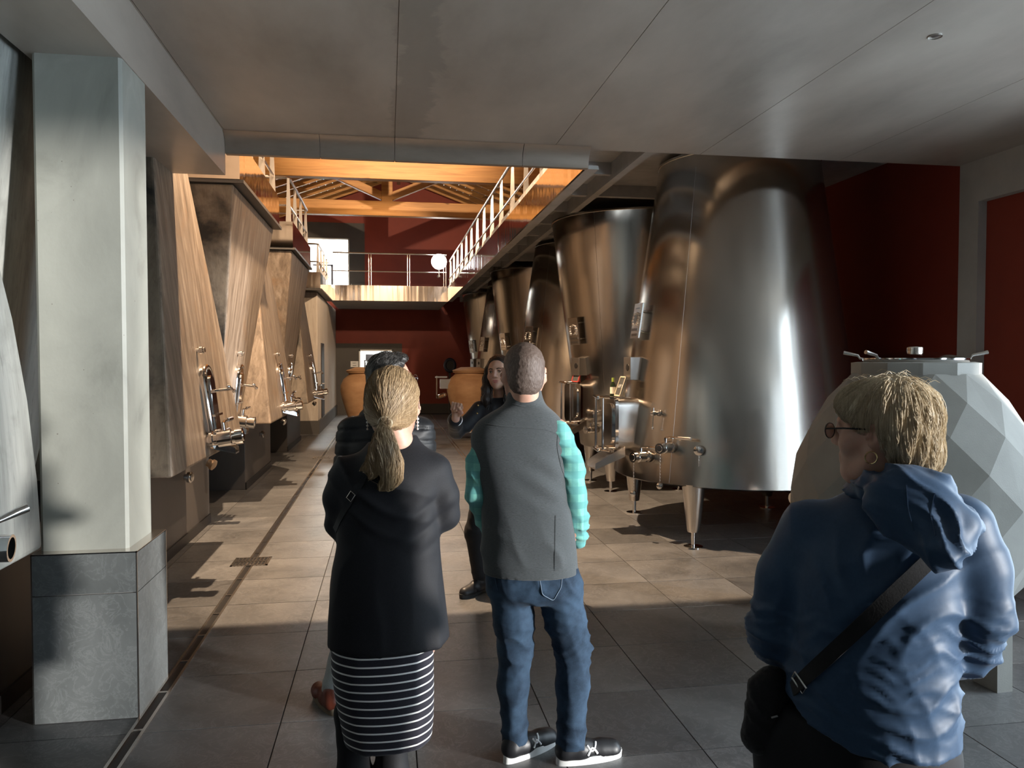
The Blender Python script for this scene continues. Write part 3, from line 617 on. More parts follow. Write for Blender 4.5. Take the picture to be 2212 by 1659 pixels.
# ================================================================== STAINLESS CONICAL VATS
class Cone:
    def __init__(s, cx, cy, r0, r1, z0, z1): s.c = (cx, cy); s.r0, s.r1, s.z0, s.z1 = r0, r1, z0, z1
    def R(s, z): return s.r0 + (s.r1 - s.r0) * (z - s.z0) / (s.z1 - s.z0)
    def hit(s, px, py):
        d = ray(px, py); lo = None
        for t in np.linspace(2, 30, 4000):
            p = CAM + d * t
            if math.hypot(p[0] - s.c[0], p[1] - s.c[1]) < s.R(p[2]): return s.at(math.atan2(p[1] - s.c[1], p[0] - s.c[0]), p[2])
        return s.at(-2.3, 1)
    def at(s, a, z):
        k = (s.r1 - s.r0) / (s.z1 - s.z0); n = Vector((math.cos(a), math.sin(a), -k)).normalized()
        r = s.R(z); return Vector((s.c[0] + r * math.cos(a), s.c[1] + r * math.sin(a), z)), n
def steel_vat(cx, cy, upright, label, detail):
    c = Cone(cx, cy, *((1.2, .78) if upright else (.7, 1.08)), .55, 3.44)
    t = thing('steel_vat', (cx, cy, 0), label, 'vat', 'conical stainless steel wine vats')
    ZT = 3.56 if upright else 3.44
    pr = [(c.R(.55) - .03, .535), (c.R(.55), .55), (c.R(.58), .58)] + [(c.R(z), z) for z in np.linspace(.7, 3.3, 8)] + [(c.R(ZT - .02), ZT - .02), (c.R(ZT) + .008, ZT - .015), (c.R(ZT) + .008, ZT + .005), (c.R(ZT) - .02, ZT + .005), (.25, ZT + .015)]
    MB().lathe(pr, (cx, cy, 0), (0, 0, 1), 96).build('body', 'tank_steel', t, smooth=30)
    m = MB()   # weld seams
    for a in ((-2.5,) if upright else (-2.35,)):
        m.tube([c.at(a, z)[0] + c.at(a, z)[1] * .0005 for z in (.56, 2, 3.42)], .0012, 4)
    m.build('weld_seam', 'dull_steel', t)
    lr = c.R(.55) - (.1 if upright else .06)
    for k in range(4):
        a = math.pi / 4 + k * math.pi / 2 + .02; x, y = cx + lr * math.cos(a), cy + lr * math.sin(a)
        L = MB().lathe([(.052, .135), (.055, .14), (.105, .56)], (x, y, 0), (0, 0, 1), 20).build('leg', 'rail_steel', t, smooth=35)
        MB().lathe([(.085, 0), (.085, .008), (.02, .014), (.02, .14)], (x, y, 0), (0, 0, 1), 20).build('foot', 'chrome', L, smooth=35)
    # manhole with yoke, on the corridor side
    a = detail.get('hatch', -2.75); zc = detail.get('hz', 1.12); p, n = c.at(a, zc); n = Vector((n.x, n.y, 0)).normalized(); s = Vector((0, 0, 1)).cross(n)
    u = Vector((0, 0, 1))
    def P(q, d): return p + s * q[0] + u * q[1] + n * d
    def rr(w, h, r=.07, k=6):
        out = []
        for (sx, sy, a0) in ((1, 1, 0), (-1, 1, .5), (-1, -1, 1), (1, -1, 1.5)):
            for q in np.linspace(0, .5, k): out.append((sx * (w - r) + r * math.cos((a0 + q) * math.pi), sy * (h - r) + r * math.sin((a0 + q) * math.pi)))
        return out
    m = MB(); m.prism(rr(.17, .24), lambda q: P(q, -.12), lambda q: P(q, .17)); m.build('manhole_neck', 'rail_steel', t, smooth=40)
    m = MB(); m.prism(rr(.18, .25), lambda q: P(q, .17), lambda q: P(q, .2)); m.prism(rr(.12, .19), lambda q: P(q, .2), lambda q: P(q, .215)); hd = m.build('manhole_door', 'chrome', t, smooth=40)
    m = MB()
    for x in (-.1, .1): m.cyl(P((x, -.24), .3), P((x, .24), .3), .012)
    for z in (.25, -.25):
        m.bar(P((-.2, z), .24), P((.2, z), .24), .03, .02); m.tube([P((-.2, z), .26), P((-.1, z), .3), (P((.1, z), .3)), P((.2, z), .26)], .011)
        m.cyl(P((0, z), .2), P((0, z), .33), .016); m.tube([P((-.07, z + .01), .335), P((.07, z - .01), .335)], .01)
    m.build('yoke', 'chrome', hd, smooth=40)
    m = MB(); q0 = -.3
    pts = [P((-.16, q0), .1), P((.16, q0), .1), P((.12, q0 - .12), .38), P((-.12, q0 - .12), .38)]
    m.add(pts + [x - u * .01 for x in pts], [(0, 1, 2, 3), (7, 6, 5, 4), (0, 3, 7, 4), (1, 5, 6, 2), (2, 6, 7, 3), (0, 4, 5, 1)])
    for sg_, A, B in ((1, pts[1], pts[2]), (-1, pts[0], pts[3])):
        w_ = s * .006 * sg_; m.add([A, B, B + u * .05, A + u * .09, A + w_, B + w_, B + w_ + u * .05, A + w_ + u * .09], [(0, 1, 2, 3), (7, 6, 5, 4), (0, 4, 5, 1), (3, 2, 6, 7), (1, 5, 6, 2), (0, 3, 7, 4)])
    m.build('drip_tray', 'rail_steel', t)
    # emblem plaque on a slanted rail above
    zp = 2.02; pp, n2 = c.at(a, zp); n2 = Vector((n2.x, n2.y, n2.z)).normalized(); u2 = n2.cross(s).normalized(); u2 = u2 if u2.z > 0 else -u2
    def Q(x, y, d): return pp + s * x + u2 * y + n2 * d
    m = MB(); m.prism([(-.1, -.17), (.1, -.17), (.1, .17), (-.1, .17)], lambda q: Q(*q, .05), lambda q: Q(*q, .07)); pl = m.build('plaque', 'rail_steel', t, bevel=.003)
    m = MB()
    for x in (-.06, .06): m.cyl(Q(x, -.1, -.01), Q(x, -.1, .05), .008); m.cyl(Q(x, .1, -.01), Q(x, .1, .05), .008)
    m.build('bracket', 'dull_steel', pl)
    m = MB()   # raised crest: shield between two supporters, crown above, scroll below
    m.prism([(-.035, .05), (-.035, -.01), (0, -.045), (.035, -.01), (.035, .05)], lambda q: Q(*q, .069), lambda q: Q(*q, .08))
    for sx in (-1, 1):
        for (x, y, r) in ((.062, .03, .018), (.066, -.005, .02), (.06, -.035, .016), (.055, .06, .013), (.078, .02, .01)): m.ball(Q(sx * x, y, .072), r, 8, 6)
    for x in (-.03, -.015, 0, .015, .03): m.ball(Q(x, .078 - abs(x) * .3, .072), .009, 6, 5)
    m.prism([(-.08, -.075), (.08, -.075), (.085, -.1), (-.085, -.1)], lambda q: Q(*q, .069), lambda q: Q(*q, .077))
    m.prism([(-.045, .125), (.045, .125), (.045, .115), (-.045, .115)], lambda q: Q(*q, .069), lambda q: Q(*q, .073))
    m.prism([(-.075, -.125), (.075, -.125), (.075, -.15), (-.075, -.15)], lambda q: Q(*q, .069), lambda q: Q(*q, .073)); m.build('crest', 'chrome', pl, smooth=40)
    # control box over the manhole
    pb, nb = c.at(a, 1.58); 
    def B(x, y, d): return pb + s * x + u * y + n * d
    m = MB(); m.hexa([B(-.09, -.12, -.02), B(.09, -.12, -.02), B(.09, -.12, .1), B(-.09, -.12, .1), B(-.09, .1, -.02), B(.09, .1, -.02), B(.09, .1, .1), B(-.09, .1, .1)]); cb = m.build('control_box', 'dull_steel', t, bevel=.004)
    MB().lathe([(.035, 0), (.035, .004), (.03, .005), (.001, .005)], B(.02, 0, .1), n, 18, False).build('dial', 'black_paint', cb)
    # small tap, racking valve, drain valve, plug with chain
    for (da, z, kind) in detail.get('fit', ((.28, 1.0, 'tap'), (.2, .78, 'valve'))):
        fp, fn = c.at(a + da, z); fh = Vector((fn.x, fn.y, 0))
        if kind == 'valve': valve(t, fp, fh, 1.0, True, 1, 'racking_valve')
        elif kind == 'valvechain': valve(t, fp, fh, 1.05, True, 1, 'racking_valve'); chain_cap(t, fp + fh * .19 - Vector((0, 0, .04)), .26)
        elif kind == 'tap':
            m = MB(); m.lathe([(.03, 0), (.03, .01), (.014, .012), (.014, .06), (.022, .062), (.022, .1), (.012, .105)], fp, fh, 14); m.tube([fp + fh * .08, fp + fh * .085 - u * .05, fp + fh * .09 - u * .13], .004); m.ball(fp + fh * .09 - u * .135, .013, 8, 6); m.cyl(fp + fh * .08, fp + fh * .08 + u * .05, .006); m.build('sample_tap', 'chrome', t, smooth=40)
        elif kind == 'plugchain':
            m = MB(); m.lathe([(.028, 0), (.028, .02), (.043, .022), (.043, .055), (.03, .06), (.001, .062)], fp, fh, 20, False); pgo = m.build('outlet_plug', 'chrome', t, smooth=40); chain_cap(pgo, fp + fh * .045 - u * .04, .1, .001)
    return t, c
T1LAB = 'nearest upright stainless vat, the largest one, with LOT 1 board'
t1c = Cone(3.42, 7.2, 1.2, .78, .55, 3.44)
def ang(px, py):
    p, n = t1c.hit(px, py); return math.atan2(p.y - 7.2, p.x - 3.42), p.z
ha, hz1 = ang(1372, 915)
ha -= .12
fit = [(ang(1425, 892)[0] - ha, ang(1425, 892)[1], 'tap'), (ang(1452, 965)[0] - ha, ang(1452, 965)[1], 'valvechain'), (ang(1402, 985)[0] - ha, ang(1402, 985)[1], 'valvechain'), (ang(1513, 972)[0] - ha, ang(1513, 972)[1], 'plugchain')]
T1, C1 = steel_vat(3.42, 7.2, True, T1LAB, dict(hatch=ha, hz=hz1, fit=fit))
T2, C2 = steel_vat(3.2, 9.75, False, 'nearest flared stainless vat, widening to the top, second in the row', dict(hatch=-2.78))
steel_vat(3.22, 12.7, True, 'second upright stainless vat, third in the row', dict(hatch=-2.75))
steel_vat(3.15, 15.5, False, 'second flared stainless vat, fourth in the row', dict(hatch=-2.75))
steel_vat(3.15, 18.3, True, 'third upright stainless vat, fifth in the row', dict(hatch=-2.75))
steel_vat(3.1, 21.0, False, 'farthest flared stainless vat, before the red end wall', dict(hatch=-2.75))

# chalk boards and a bottle on the manhole necks of the first two vats
plain('slate_board', (0.06, 0.06, 0.058), 0.6); plain('board_wood', (0.62, 0.52, 0.38), 0.6); plain('board_red', (0.45, 0.06, 0.05), 0.5); plain('chalk', (0.8, 0.8, 0.76), 0.9)
plain('bottle_glass', (0.02, 0.035, 0.012), 0.08, 0.0, Transmission_Weight=0.35); plain('paper', (0.75, 0.70, 0.58), 0.8); plain('foil', (0.35, 0.45, 0.08), 0.35)
def board(c, a, zc, words, wood, label, size=(.075, .1), off=.12):
    p, n = c.at(a, zc); n = Vector((n.x, n.y, 0)).normalized(); s = Vector((0, 0, 1)).cross(n); base = p + n * off + Vector((0, 0, .2515))
    t = thing('chalk_board', base, label, 'sign'); d = (n + Vector((0, 0, .35))).normalized(); u = d.cross(s).normalized(); u = u if u.z > 0 else -u
    o = base + u * (size[1] + .004)
    def P(x, y, h): return o + s * x + u * y + d * h
    w, h = size; m = MB(); m.prism([(-w, -h), (w, -h), (w, h), (-w, h)], lambda q: P(*q, -.006), lambda q: P(*q, .002)); m.build('slate', 'slate_board', t)
    m = MB(); f = .012
    for (x0, y0, x1, y1) in ((-w, -h, w, -h + f), (-w, h - f, w, h), (-w, -h, -w + f, h), (w - f, -h, w, h)): m.prism([(x0, y0), (x1, y0), (x1, y1), (x0, y1)], lambda q: P(*q, -.008), lambda q: P(*q, .008))
    m.build('frame', wood, t)
    text('lettering', words, .043, 'chalk', P(0, .0, .004), Matrix((s, u, d)).transposed(), t, .0005)
    m = MB(); m.bar(P(-.03, .02, -.008), base + s * -.03 - n * .06, .01, .01); m.bar(P(.03, .02, -.008), base + s * .03 - n * .06, .01, .01); m.build('prop', wood, t)
    return p, n, s, base
p, n, s, base = board(C1, ha, hz1, 'LOT 1', 'board_wood', 'small slate board reading LOT 1 on the nearest steel vat')
board(C2, -2.78, 1.12, 'LOT', 'board_red', 'small red framed slate board on the nearest flared steel vat', off=.165)
bp = p + n * .125 - s * .105 + Vector((0, 0, .251))
bt = thing('wine_bottle', bp, 'small labelled wine bottle beside the LOT 1 board', 'bottle')
MB().lathe([(.026, 0), (.028, .004), (.028, .1), (.024, .118), (.011, .135), (.0105, .17), (.012, .171), (.012, .178), (.009, .178)], bp, (0, 0, 1), 18).build('glass', 'bottle_glass', bt, smooth=40)
MB().lathe([(.0284, .025), (.0284, .09)], bp, (0, 0, 1), 18, False).build('label', 'paper', bt, smooth=True)
MB().lathe([(.0125, .14), (.0128, .179), (.001, .18)], bp, (0, 0, 1), 14, False).build('foil_cap', 'foil', bt, smooth=True)

# ================================================================== FACETED CONCRETE EGG
def egg(cx, cy):
    t = thing('egg_vat', (cx, cy, 0), 'faceted egg shaped concrete vat with steel lid behind the blue jacket', 'vat')
    lev = [(.38, .30), (.52, .40), (.62, .54), (.665, .72), (.668, .90), (.635, 1.08), (.565, 1.26), (.46, 1.43), (.335, 1.575)]
    n = 12; vs, fs = [], []
    for i, (r, z) in enumerate(lev):
        for k in range(n):
            a = 2 * math.pi * (k + (i % 2) * .5) / n - .35; vs.append((cx + r * math.cos(a), cy + r * math.sin(a), z))
    def V(i, k): return i * n + k % n
    for i in range(len(lev) - 2):
        for k in range(n):
            e = i % 2; fs.append((V(i, k), V(i + 1, k + e), V(i + 2, k), V(i + 1, k - 1 + e)))
    for k in range(n):
        fs.append((V(0, k), V(0, k + 1), V(1, k))); L = len(lev) - 1; e = L % 2
        fs.append((V(L, k + 1), V(L, k), V(L - 1, k + 1 if e else k)))
    fs.append(tuple(reversed(range(n)))); fs.append(tuple(range(L * n, L * n + n)))
    MB().add(vs, fs).build('body', 'egg_concrete', t)
    MB().lathe([(.335, 1.57), (.335, 1.635), (.3, 1.64)], (cx, cy, 0), (0, 0, 1), 12).build('neck', 'egg_concrete', t)
    for k in range(4):
        a = k * math.pi / 2 + .06; x, y = cx + .6 * math.cos(a), cy + .6 * math.sin(a); rx, ry = math.cos(a), math.sin(a)
        m = MB(); w_ = .045
        m.hexa([(x - rx * .1 - ry * w_, y - ry * .1 + rx * w_, 0), (x - rx * .1 + ry * w_, y - ry * .1 - rx * w_, 0), (x + rx * .05 + ry * w_, y + ry * .05 - rx * w_, 0), (x + rx * .05 - ry * w_, y + ry * .05 + rx * w_, 0),
                (x - rx * .16 - ry * w_, y - ry * .16 + rx * w_, .72), (x - rx * .16 + ry * w_, y - ry * .16 - rx * w_, .72), (x + rx * .035 + ry * w_, y + ry * .035 - rx * w_, .78), (x + rx * .035 - ry * w_, y + ry * .035 + rx * w_, .78)]).build('leg', 'egg_concrete', t)
    ld = MB().lathe([(.27, 1.64), (.275, 1.65), (.275, 1.662), (.25, 1.668), (.1, 1.695), (.001, 1.70)], (cx, cy, 0), (0, 0, 1), 40, False).build('lid', 'chrome', t, smooth=35)
    MB().lathe([(.04, 1.695), (.042, 1.70), (.042, 1.722), (.036, 1.727), (.001, 1.728)], (cx, cy, 0), (0, 0, 1), 24, False).build('knob', 'rail_steel', ld, smooth=35)
    for a in (-2.9, -.35, .9, 2.4):
        d = Vector((math.cos(a), math.sin(a), 0)); q = Vector((cx, cy, 1.655))
        MB().tube([q + d * .25, q + d * .29 + Vector((0, 0, .005)), q + d * .3 + Vector((0, 0, .022)), q + d * .38 + Vector((0, 0, .04))], [.007, .007, .008, .012]).build('clamp', 'rail_steel', ld, smooth=True)
egg(2.98, 3.98)
vt = thing('outlet_pipe', (2.28, 4.15, .5), 'short steel outlet pipe between the egg vat and the nearest steel vat', 'pipe')
q = on_y(1728, 1075, 5.2); MB().lathe([(.03, 0), (.03, .05), (.045, .05), (.045, .07)], (q[0], 5.2, q[2]), (-1, -.3, 0), 14).build('elbow', 'chrome', vt, smooth=35)
MB().cyl((q[0] + .02, 5.21, 0), (q[0] + .02, 5.21, q[2] + .02), .02).build('riser', 'chrome', vt)

# ================================================================== TERRACOTTA JARS
def jar(cx, cy, label, tap):
    t = thing('amphora', (cx, cy, 0), label, 'jar', 'terracotta wine jars')
    pr = [(.24, .16), (.3, .3), (.38, .55), (.46, .82), (.5, 1.0), (.495, 1.12), (.44, 1.25), (.35, 1.33), (.33, 1.35), (.33, 1.38), (.37, 1.39), (.37, 1.41)]
    MB().lathe(pr, (cx, cy, 0), (0, 0, 1), 48).build('body', 'terracotta', t, smooth=45)
    MB().lathe([(.38, 1.415), (.385, 1.43), (.36, 1.445), (.28, 1.47), (.2, 1.5), (.001, 1.505)], (cx, cy, 0), (0, 0, 1), 40).build('lid', 'terracotta', t, smooth=45)
    m = MB(); m.lathe([(.34, .13), (.34, .16), (.2, .16)], (cx, cy, 0), (0, 0, 1), 30)
    m.build('ring_stand', 'rail_steel', t, smooth=35)
    for k in range(4):
        a = k * math.pi / 2 + .5; MB().cyl((cx + .3 * math.cos(a), cy + .3 * math.sin(a), 0), (cx + .3 * math.cos(a), cy + .3 * math.sin(a), .14), .018).build('leg', 'rail_steel', t)
    if tap:
        x0 = cx - .45
        m = MB(); m.box((x0 - .2, cy - .12, 1.05), (x0 + .05, cy - .02, 1.25)); m.cyl((x0 - .27, cy - .13, .85), (x0 - .27, cy - .13, 1.32), .015); m.box((x0 - .3, cy - .15, 1.28), (x0 - .05, cy - .05, 1.31)); m.build('steel_bracket', 'rail_steel', t)
        valve(t, (x0 - .1, cy - .1, .92), (-.8, -.6, -.2), 1.0, False, 1, 'tap')
jar(-.48, 16.35, 'terracotta jar with lid standing behind the men at the lower doorway', False)
jar(1.73, 16.3, 'terracotta jar with a steel tap behind the guide with long dark hair', True)
hr = thing('hose_reel', (1.8, 22.6, 0), 'dark blue hose reel standing before the red end wall', 'hose reel')
plain('navy_plastic', (0.01, 0.015, 0.035), 0.5)
MB().tube([(1.8 + .14 * math.cos(a), 22.6, 1.5 + .17 * math.sin(a)) for a in np.linspace(0, 2 * math.pi, 25)[:-1]], .05, 10, True).build('hose_coil', 'navy_plastic', hr, smooth=True)
MB().box((1.77, 22.66, 0), (1.83, 22.72, 1.52)).build('post', 'black_paint', hr); MB().lathe([(.13, -.03), (.13, .07)], (1.8, 22.6, 1.5), (0, 1, 0), 18).build('drum', 'black_paint', hr)

# ================================================================== FLOOR DRAINS
def drain(x, y0, y1, label, grates):
    t = thing('floor_drain', (x, (y0 + y1) / 2, 0), label, 'drain', 'slot drains in the floor')
    for sx in (-1, 1): MB().box((x + sx * .027 - .007, y0, -.02), (x + sx * .027 + .007, y1, .003)).build('rim', 'rail_steel', t)
    MB().box((x - .021, y0, -.03), (x + .021, y1, -.004)).build('channel', 'black_paint', t)
    me = None
    for y in np.arange(y0 + .2, y1, .4):
        if me is None:
            b = MB().box((x - .021, -.008, -.004), (x + .021, .008, .002)).build('cross_bar', 'rail_steel', t); me = b.data; b.location.y = y - t.location.y + t.location.y
        else:
            b = bpy.data.objects.new('cross_bar', me); COL.objects.link(b); b.parent = t; b.location.y = y
    for gy in grates:
        m = MB(); W, L = .145, .13
        for a, b in (((-W, -L), (W, -L + .018)), ((-W, L - .018), (W, L)), ((-W, -L), (-W + .018, L)), ((W - .018, -L), (W, L))): m.box((x + a[0], gy + a[1], -.01), (x + b[0], gy + b[1], .006))
        g = m.build('grate_frame', 'rail_steel', t)
        MB().box((x - W + .01, gy - L + .01, -.02), (x + W - .01, gy + L - .01, .0012)).build('pit', 'black_paint', g)
        m = MB()
        for k in range(9): m.box((x - W + .03 + k * .0285, gy - L, .001), (x - W + .038 + k * .0285, gy + L, .005))
        m.box((x - W, gy - .01, .001), (x + W, gy + .01, .005)); m.build('bars', 'rail_steel', g)
drain(-1.11, -1.0, WALL_Y - .4, 'long slot drain beside the pillar and the concrete vats', (6.5, 13.3))
drain(1.27, 9.0, WALL_Y - .3, 'slot drain running towards the end wall beside the terracotta jar', (18.6,))
# ================================================================== FIGURES: implicit surfaces turned into meshes
from mathutils.bvhtree import BVHTree
def _v(p): return np.asarray(p, np.float32)
class Field:
    """signed distance field on a rectilinear grid; shapes are blended in, then surface nets give one continuous mesh"""
    def __init__(s, xs, ys, zs):
        s.ax = [np.asarray(a, np.float32) for a in (xs, ys, zs)]; s.D = np.full([len(a) for a in s.ax], 9.0, np.float32)
    def _box(s, lo, hi):
        sl = []
        for a, l, h in zip(s.ax, lo, hi):
            i, j = np.searchsorted(a, l), np.searchsorted(a, h, 'right'); sl.append(slice(max(0, i - 1), min(len(a), j + 1)))
        g = (s.ax[0][sl[0]][:, None, None], s.ax[1][sl[1]][None, :, None], s.ax[2][sl[2]][None, None, :])
        return tuple(sl), g
    def add(s, pr, k=0.02, op='u'):
        f, lo, hi = pr; m = k + 0.02
        sl, g = s._box(_v(lo) - m, _v(hi) + m); a = s.D[sl]
        if a.size == 0: return s
        b = f(*g).astype(np.float32) if not isinstance(f, float) else f
        b = np.broadcast_to(b, a.shape)
        if op == 'u':
            h = np.clip(.5 + .5 * (a - b) / k, 0, 1); s.D[sl] = a + (b - a) * h - k * h * (1 - h)
        elif op == 's':
            h = np.clip(.5 - .5 * (a + b) / k, 0, 1); s.D[sl] = a + (-b - a) * h + k * h * (1 - h)
        return s
    def cut(s, fn):      # intersect with fn(X,Y,Z) < 0
        sl, g = s._box([a[0] for a in s.ax], [a[-1] for a in s.ax]); s.D = np.maximum(s.D, np.broadcast_to(fn(*g), s.D.shape).astype(np.float32)); return s
    def mesh(s, smooth=1):
        D = s.D.copy(); D[0] = D[-1] = 1; D[:, 0] = D[:, -1] = 1; D[:, :, 0] = D[:, :, -1] = 1
        ins = D < 0; nx, ny, nz = D.shape; acc = np.zeros((nx - 1, ny - 1, nz - 1, 3), np.float32); cnt = np.zeros((nx - 1, ny - 1, nz - 1), np.float32); cr = []
        for ax in range(3):
            lo = [slice(None)] * 3; hi = [slice(None)] * 3; lo[ax] = slice(0, -1); hi[ax] = slice(1, None); lo, hi = tuple(lo), tuple(hi)
            m = ins[lo] != ins[hi]; idx = np.argwhere(m); cr.append((idx, ins[lo][m]))
            d0, d1 = D[lo][m], D[hi][m]; t = d0 / (d0 - d1); pos = np.stack([s.ax[q][idx[:, q]] for q in range(3)], 1)
            pos[:, ax] += t * (s.ax[ax][idx[:, ax] + 1] - s.ax[ax][idx[:, ax]])
            o = [q for q in range(3) if q != ax]
            for da in (0, -1):
                for db in (0, -1):
                    c = idx.copy(); c[:, o[0]] += da; c[:, o[1]] += db; c = np.clip(c, 0, np.array(cnt.shape) - 1)
                    np.add.at(acc, (c[:, 0], c[:, 1], c[:, 2]), pos); np.add.at(cnt, (c[:, 0], c[:, 1], c[:, 2]), 1)
        act = cnt > 0; vid = np.full(cnt.shape, -1, np.int64); vid[act] = np.arange(act.sum()); V = acc[act] / cnt[act][:, None]; faces = []
        for ax in range(3):
            idx, sgn = cr[ax]; a, b = [q for q in range(3) if q != ax]
            ok = (idx[:, a] > 0) & (idx[:, b] > 0) & (idx[:, a] < D.shape[a] - 1) & (idx[:, b] < D.shape[b] - 1); idx, sg = idx[ok], sgn[ok]
            q = []
            for da, db in ((-1, -1), (0, -1), (0, 0), (-1, 0)):
                c = idx.copy(); c[:, a] += da; c[:, b] += db; q.append(vid[c[:, 0], c[:, 1], c[:, 2]])
            q = np.stack(q, 1); flip = sg if ax != 1 else ~sg; q[~flip] = q[~flip][:, ::-1]; faces.append(q)
        Fc = np.concatenate(faces); Fc = Fc[(Fc >= 0).all(1)]
        if np.einsum("ij,ij->", V[Fc[:, 0]], np.cross(V[Fc[:, 2]] - V[Fc[:, 0]], V[Fc[:, 3]] - V[Fc[:, 1]])) < 0: Fc = Fc[:, ::-1].copy()
        for _ in range(smooth): V = relax(V, Fc, .5)
        return V, Fc
def relax(V, Fc, w=.5):
    S = np.zeros_like(V); n = np.zeros(len(V), np.float32)
    for i in range(4):
        a, b = Fc[:, i], Fc[:, (i + 1) % 4]
        np.add.at(S, a, V[b]); np.add.at(n, a, 1); np.add.at(S, b, V[a]); np.add.at(n, b, 1)
    return V + w * (S / np.maximum(n, 1)[:, None] - V)
def normals(V, Fc):
    c = np.cross(V[Fc[:, 2]] - V[Fc[:, 0]], V[Fc[:, 3]] - V[Fc[:, 1]]); Nn = np.zeros_like(V)
    for i in range(4): np.add.at(Nn, Fc[:, i], c)
    return Nn / np.maximum(np.linalg.norm(Nn, axis=1), 1e-9)[:, None]
# ---- shapes
def cap(a, b, r1, r2=None, flat=None):
    a, b = _v(a), _v(b); r2 = r1 if r2 is None else r2; d = b - a; L2 = float(d @ d) + 1e-9
    def f(X, Y, Z):
        px, py, pz = X - a[0], Y - a[1], Z - a[2]; t = np.clip((px * d[0] + py * d[1] + pz * d[2]) / L2, 0, 1)
        qx, qy, qz = px - t * d[0], py - t * d[1], pz - t * d[2]; q2 = qx * qx + qy * qy + qz * qz
        if flat is not None:
            n, sc = _v(flat[0]), flat[1]; n = n / np.linalg.norm(n); c = qx * n[0] + qy * n[1] + qz * n[2]; q2 = q2 + c * c * (1 / sc ** 2 - 1)
            return (np.sqrt(q2) - (r1 + (r2 - r1) * t)) * max(sc, .6)
        return np.sqrt(q2) - (r1 + (r2 - r1) * t)
    m = max(r1, r2); return f, np.minimum(a, b) - m, np.maximum(a, b) + m
def ell(c, r, R=None):
    c, r = _v(c), _v(r); R = np.eye(3, dtype=np.float32) if R is None else np.asarray(R, np.float32)
    def f(X, Y, Z):
        p = (X - c[0], Y - c[1], Z - c[2]); q = [p[0] * R[0, i] + p[1] * R[1, i] + p[2] * R[2, i] for i in range(3)]
        k0 = np.sqrt((q[0] / r[0]) ** 2 + (q[1] / r[1]) ** 2 + (q[2] / r[2]) ** 2); k1 = np.sqrt((q[0] / r[0] ** 2) ** 2 + (q[1] / r[1] ** 2) ** 2 + (q[2] / r[2] ** 2) ** 2)
        return k0 * (k0 - 1) / np.maximum(k1, 1e-6)
    m = float(r.max()); return f, c - m, c + m
def loft(st, n=2.4, zlo=None, zhi=None):
    """stations (z, cx, cy, a, b): superellipse sections"""
    st = sorted(st); A = np.array(st, np.float32); z0, z1 = A[0, 0], A[-1, 0]
    zz = np.linspace(z0, z1, 200)
    def sm(col):
        y = np.interp(zz, A[:, 0], A[:, col]); kk = np.hanning(23); kk /= kk.sum(); yp = np.pad(y, 11, mode='edge'); return np.convolve(yp, kk, 'valid')
    S = [sm(i) for i in (1, 2, 3, 4)]
    def f(X, Y, Z):
        zc = np.clip(Z, z0, z1); cx, cy, a, b = (np.interp(zc, zz, q).astype(np.float32) for q in S)
        u = np.abs((X - cx) / a); v = np.abs((Y - cy) / b); k = (u ** n + v ** n) ** (1 / n)
        d = (k - 1) * np.minimum(a, b); return np.maximum(d, np.maximum(z0 - Z, Z - z1))
    m = A[:, 3].max(); mb = A[:, 4].max()
    return f, (A[:, 1].min() - m, A[:, 2].min() - mb, z0), (A[:, 1].max() + m, A[:, 2].max() + mb, z1)
def chain(F, pts, rs, k=.02, flat=None):
    for a, b, r1, r2 in zip(pts, pts[1:], rs, rs[1:]): F.add(cap(a, b, r1, r2, flat), k)
    return F
# ---- noise
def _hash(i, j, k):
    h = (i * 374761393 + j * 668265263 + k * 2147483647) & 0xffffffff; h = ((h ^ (h >> 13)) * 1274126177) & 0xffffffff
    return ((h ^ (h >> 16)) & 0xffff) / 65535.0
def vnoise(P, sc=1.0, seed=0):
    P = np.asarray(P, np.float64) * sc + seed * 17.13; i = np.floor(P).astype(np.int64); f = P - i; f = f * f * (3 - 2 * f); r = 0
    for a in (0, 1):
        for b in (0, 1):
            for c in (0, 1):
                w_ = (f[:, 0] if a else 1 - f[:, 0]) * (f[:, 1] if b else 1 - f[:, 1]) * (f[:, 2] if c else 1 - f[:, 2]); r = r + w_ * _hash(i[:, 0] + a, i[:, 1] + b, i[:, 2] + c)
    return r * 2 - 1
def folds(P, d, lam, amp, warp=.5, seed=0, sharp=1.5):
    """ridged cloth folds running across direction d, wavelength lam"""
    d = np.asarray(d, float); d /= np.linalg.norm(d); t = (P @ d) / lam + warp * vnoise(P, 1.2 / lam / 3, seed) * 2 + .35 * vnoise(P, 2.4 / lam / 3, seed + 5)
    s = 1 - np.abs(np.sin(math.pi * t)); m = np.clip(.5 + .9 * vnoise(P, 1.1 / lam / 2.2, seed + 9), 0, 1)
    return amp * (s ** sharp) * m
def near(P, c, r):
    d = np.linalg.norm((P - np.asarray(c)), axis=1) / r; return np.clip(1 - d, 0, 1) ** 1.0
def to_obj(name, V, Fc, mat, parent, disp=None, smooth=True):
    if disp is not None: V = V + normals(V, Fc) * np.asarray(disp(V), np.float32)[:, None]
    me = bpy.data.meshes.new(name); me.vertices.add(len(V)); me.vertices.foreach_set('co', V.astype(np.float32).ravel())
    me.loops.add(Fc.size); me.loops.foreach_set('vertex_index', Fc.astype(np.int32).ravel()); me.polygons.add(len(Fc)); me.polygons.foreach_set('loop_start', np.arange(0, Fc.size, 4, dtype=np.int32))
    me.polygons.foreach_set('use_smooth', [True] * len(Fc)); me.update(calc_edges=True); me.validate()
    me.materials.append(M[mat]); o = bpy.data.objects.new(name, me); COL.objects.link(o); o.parent = parent; return o
def rng(lo, hi, st): return np.arange(lo, hi + st, st)
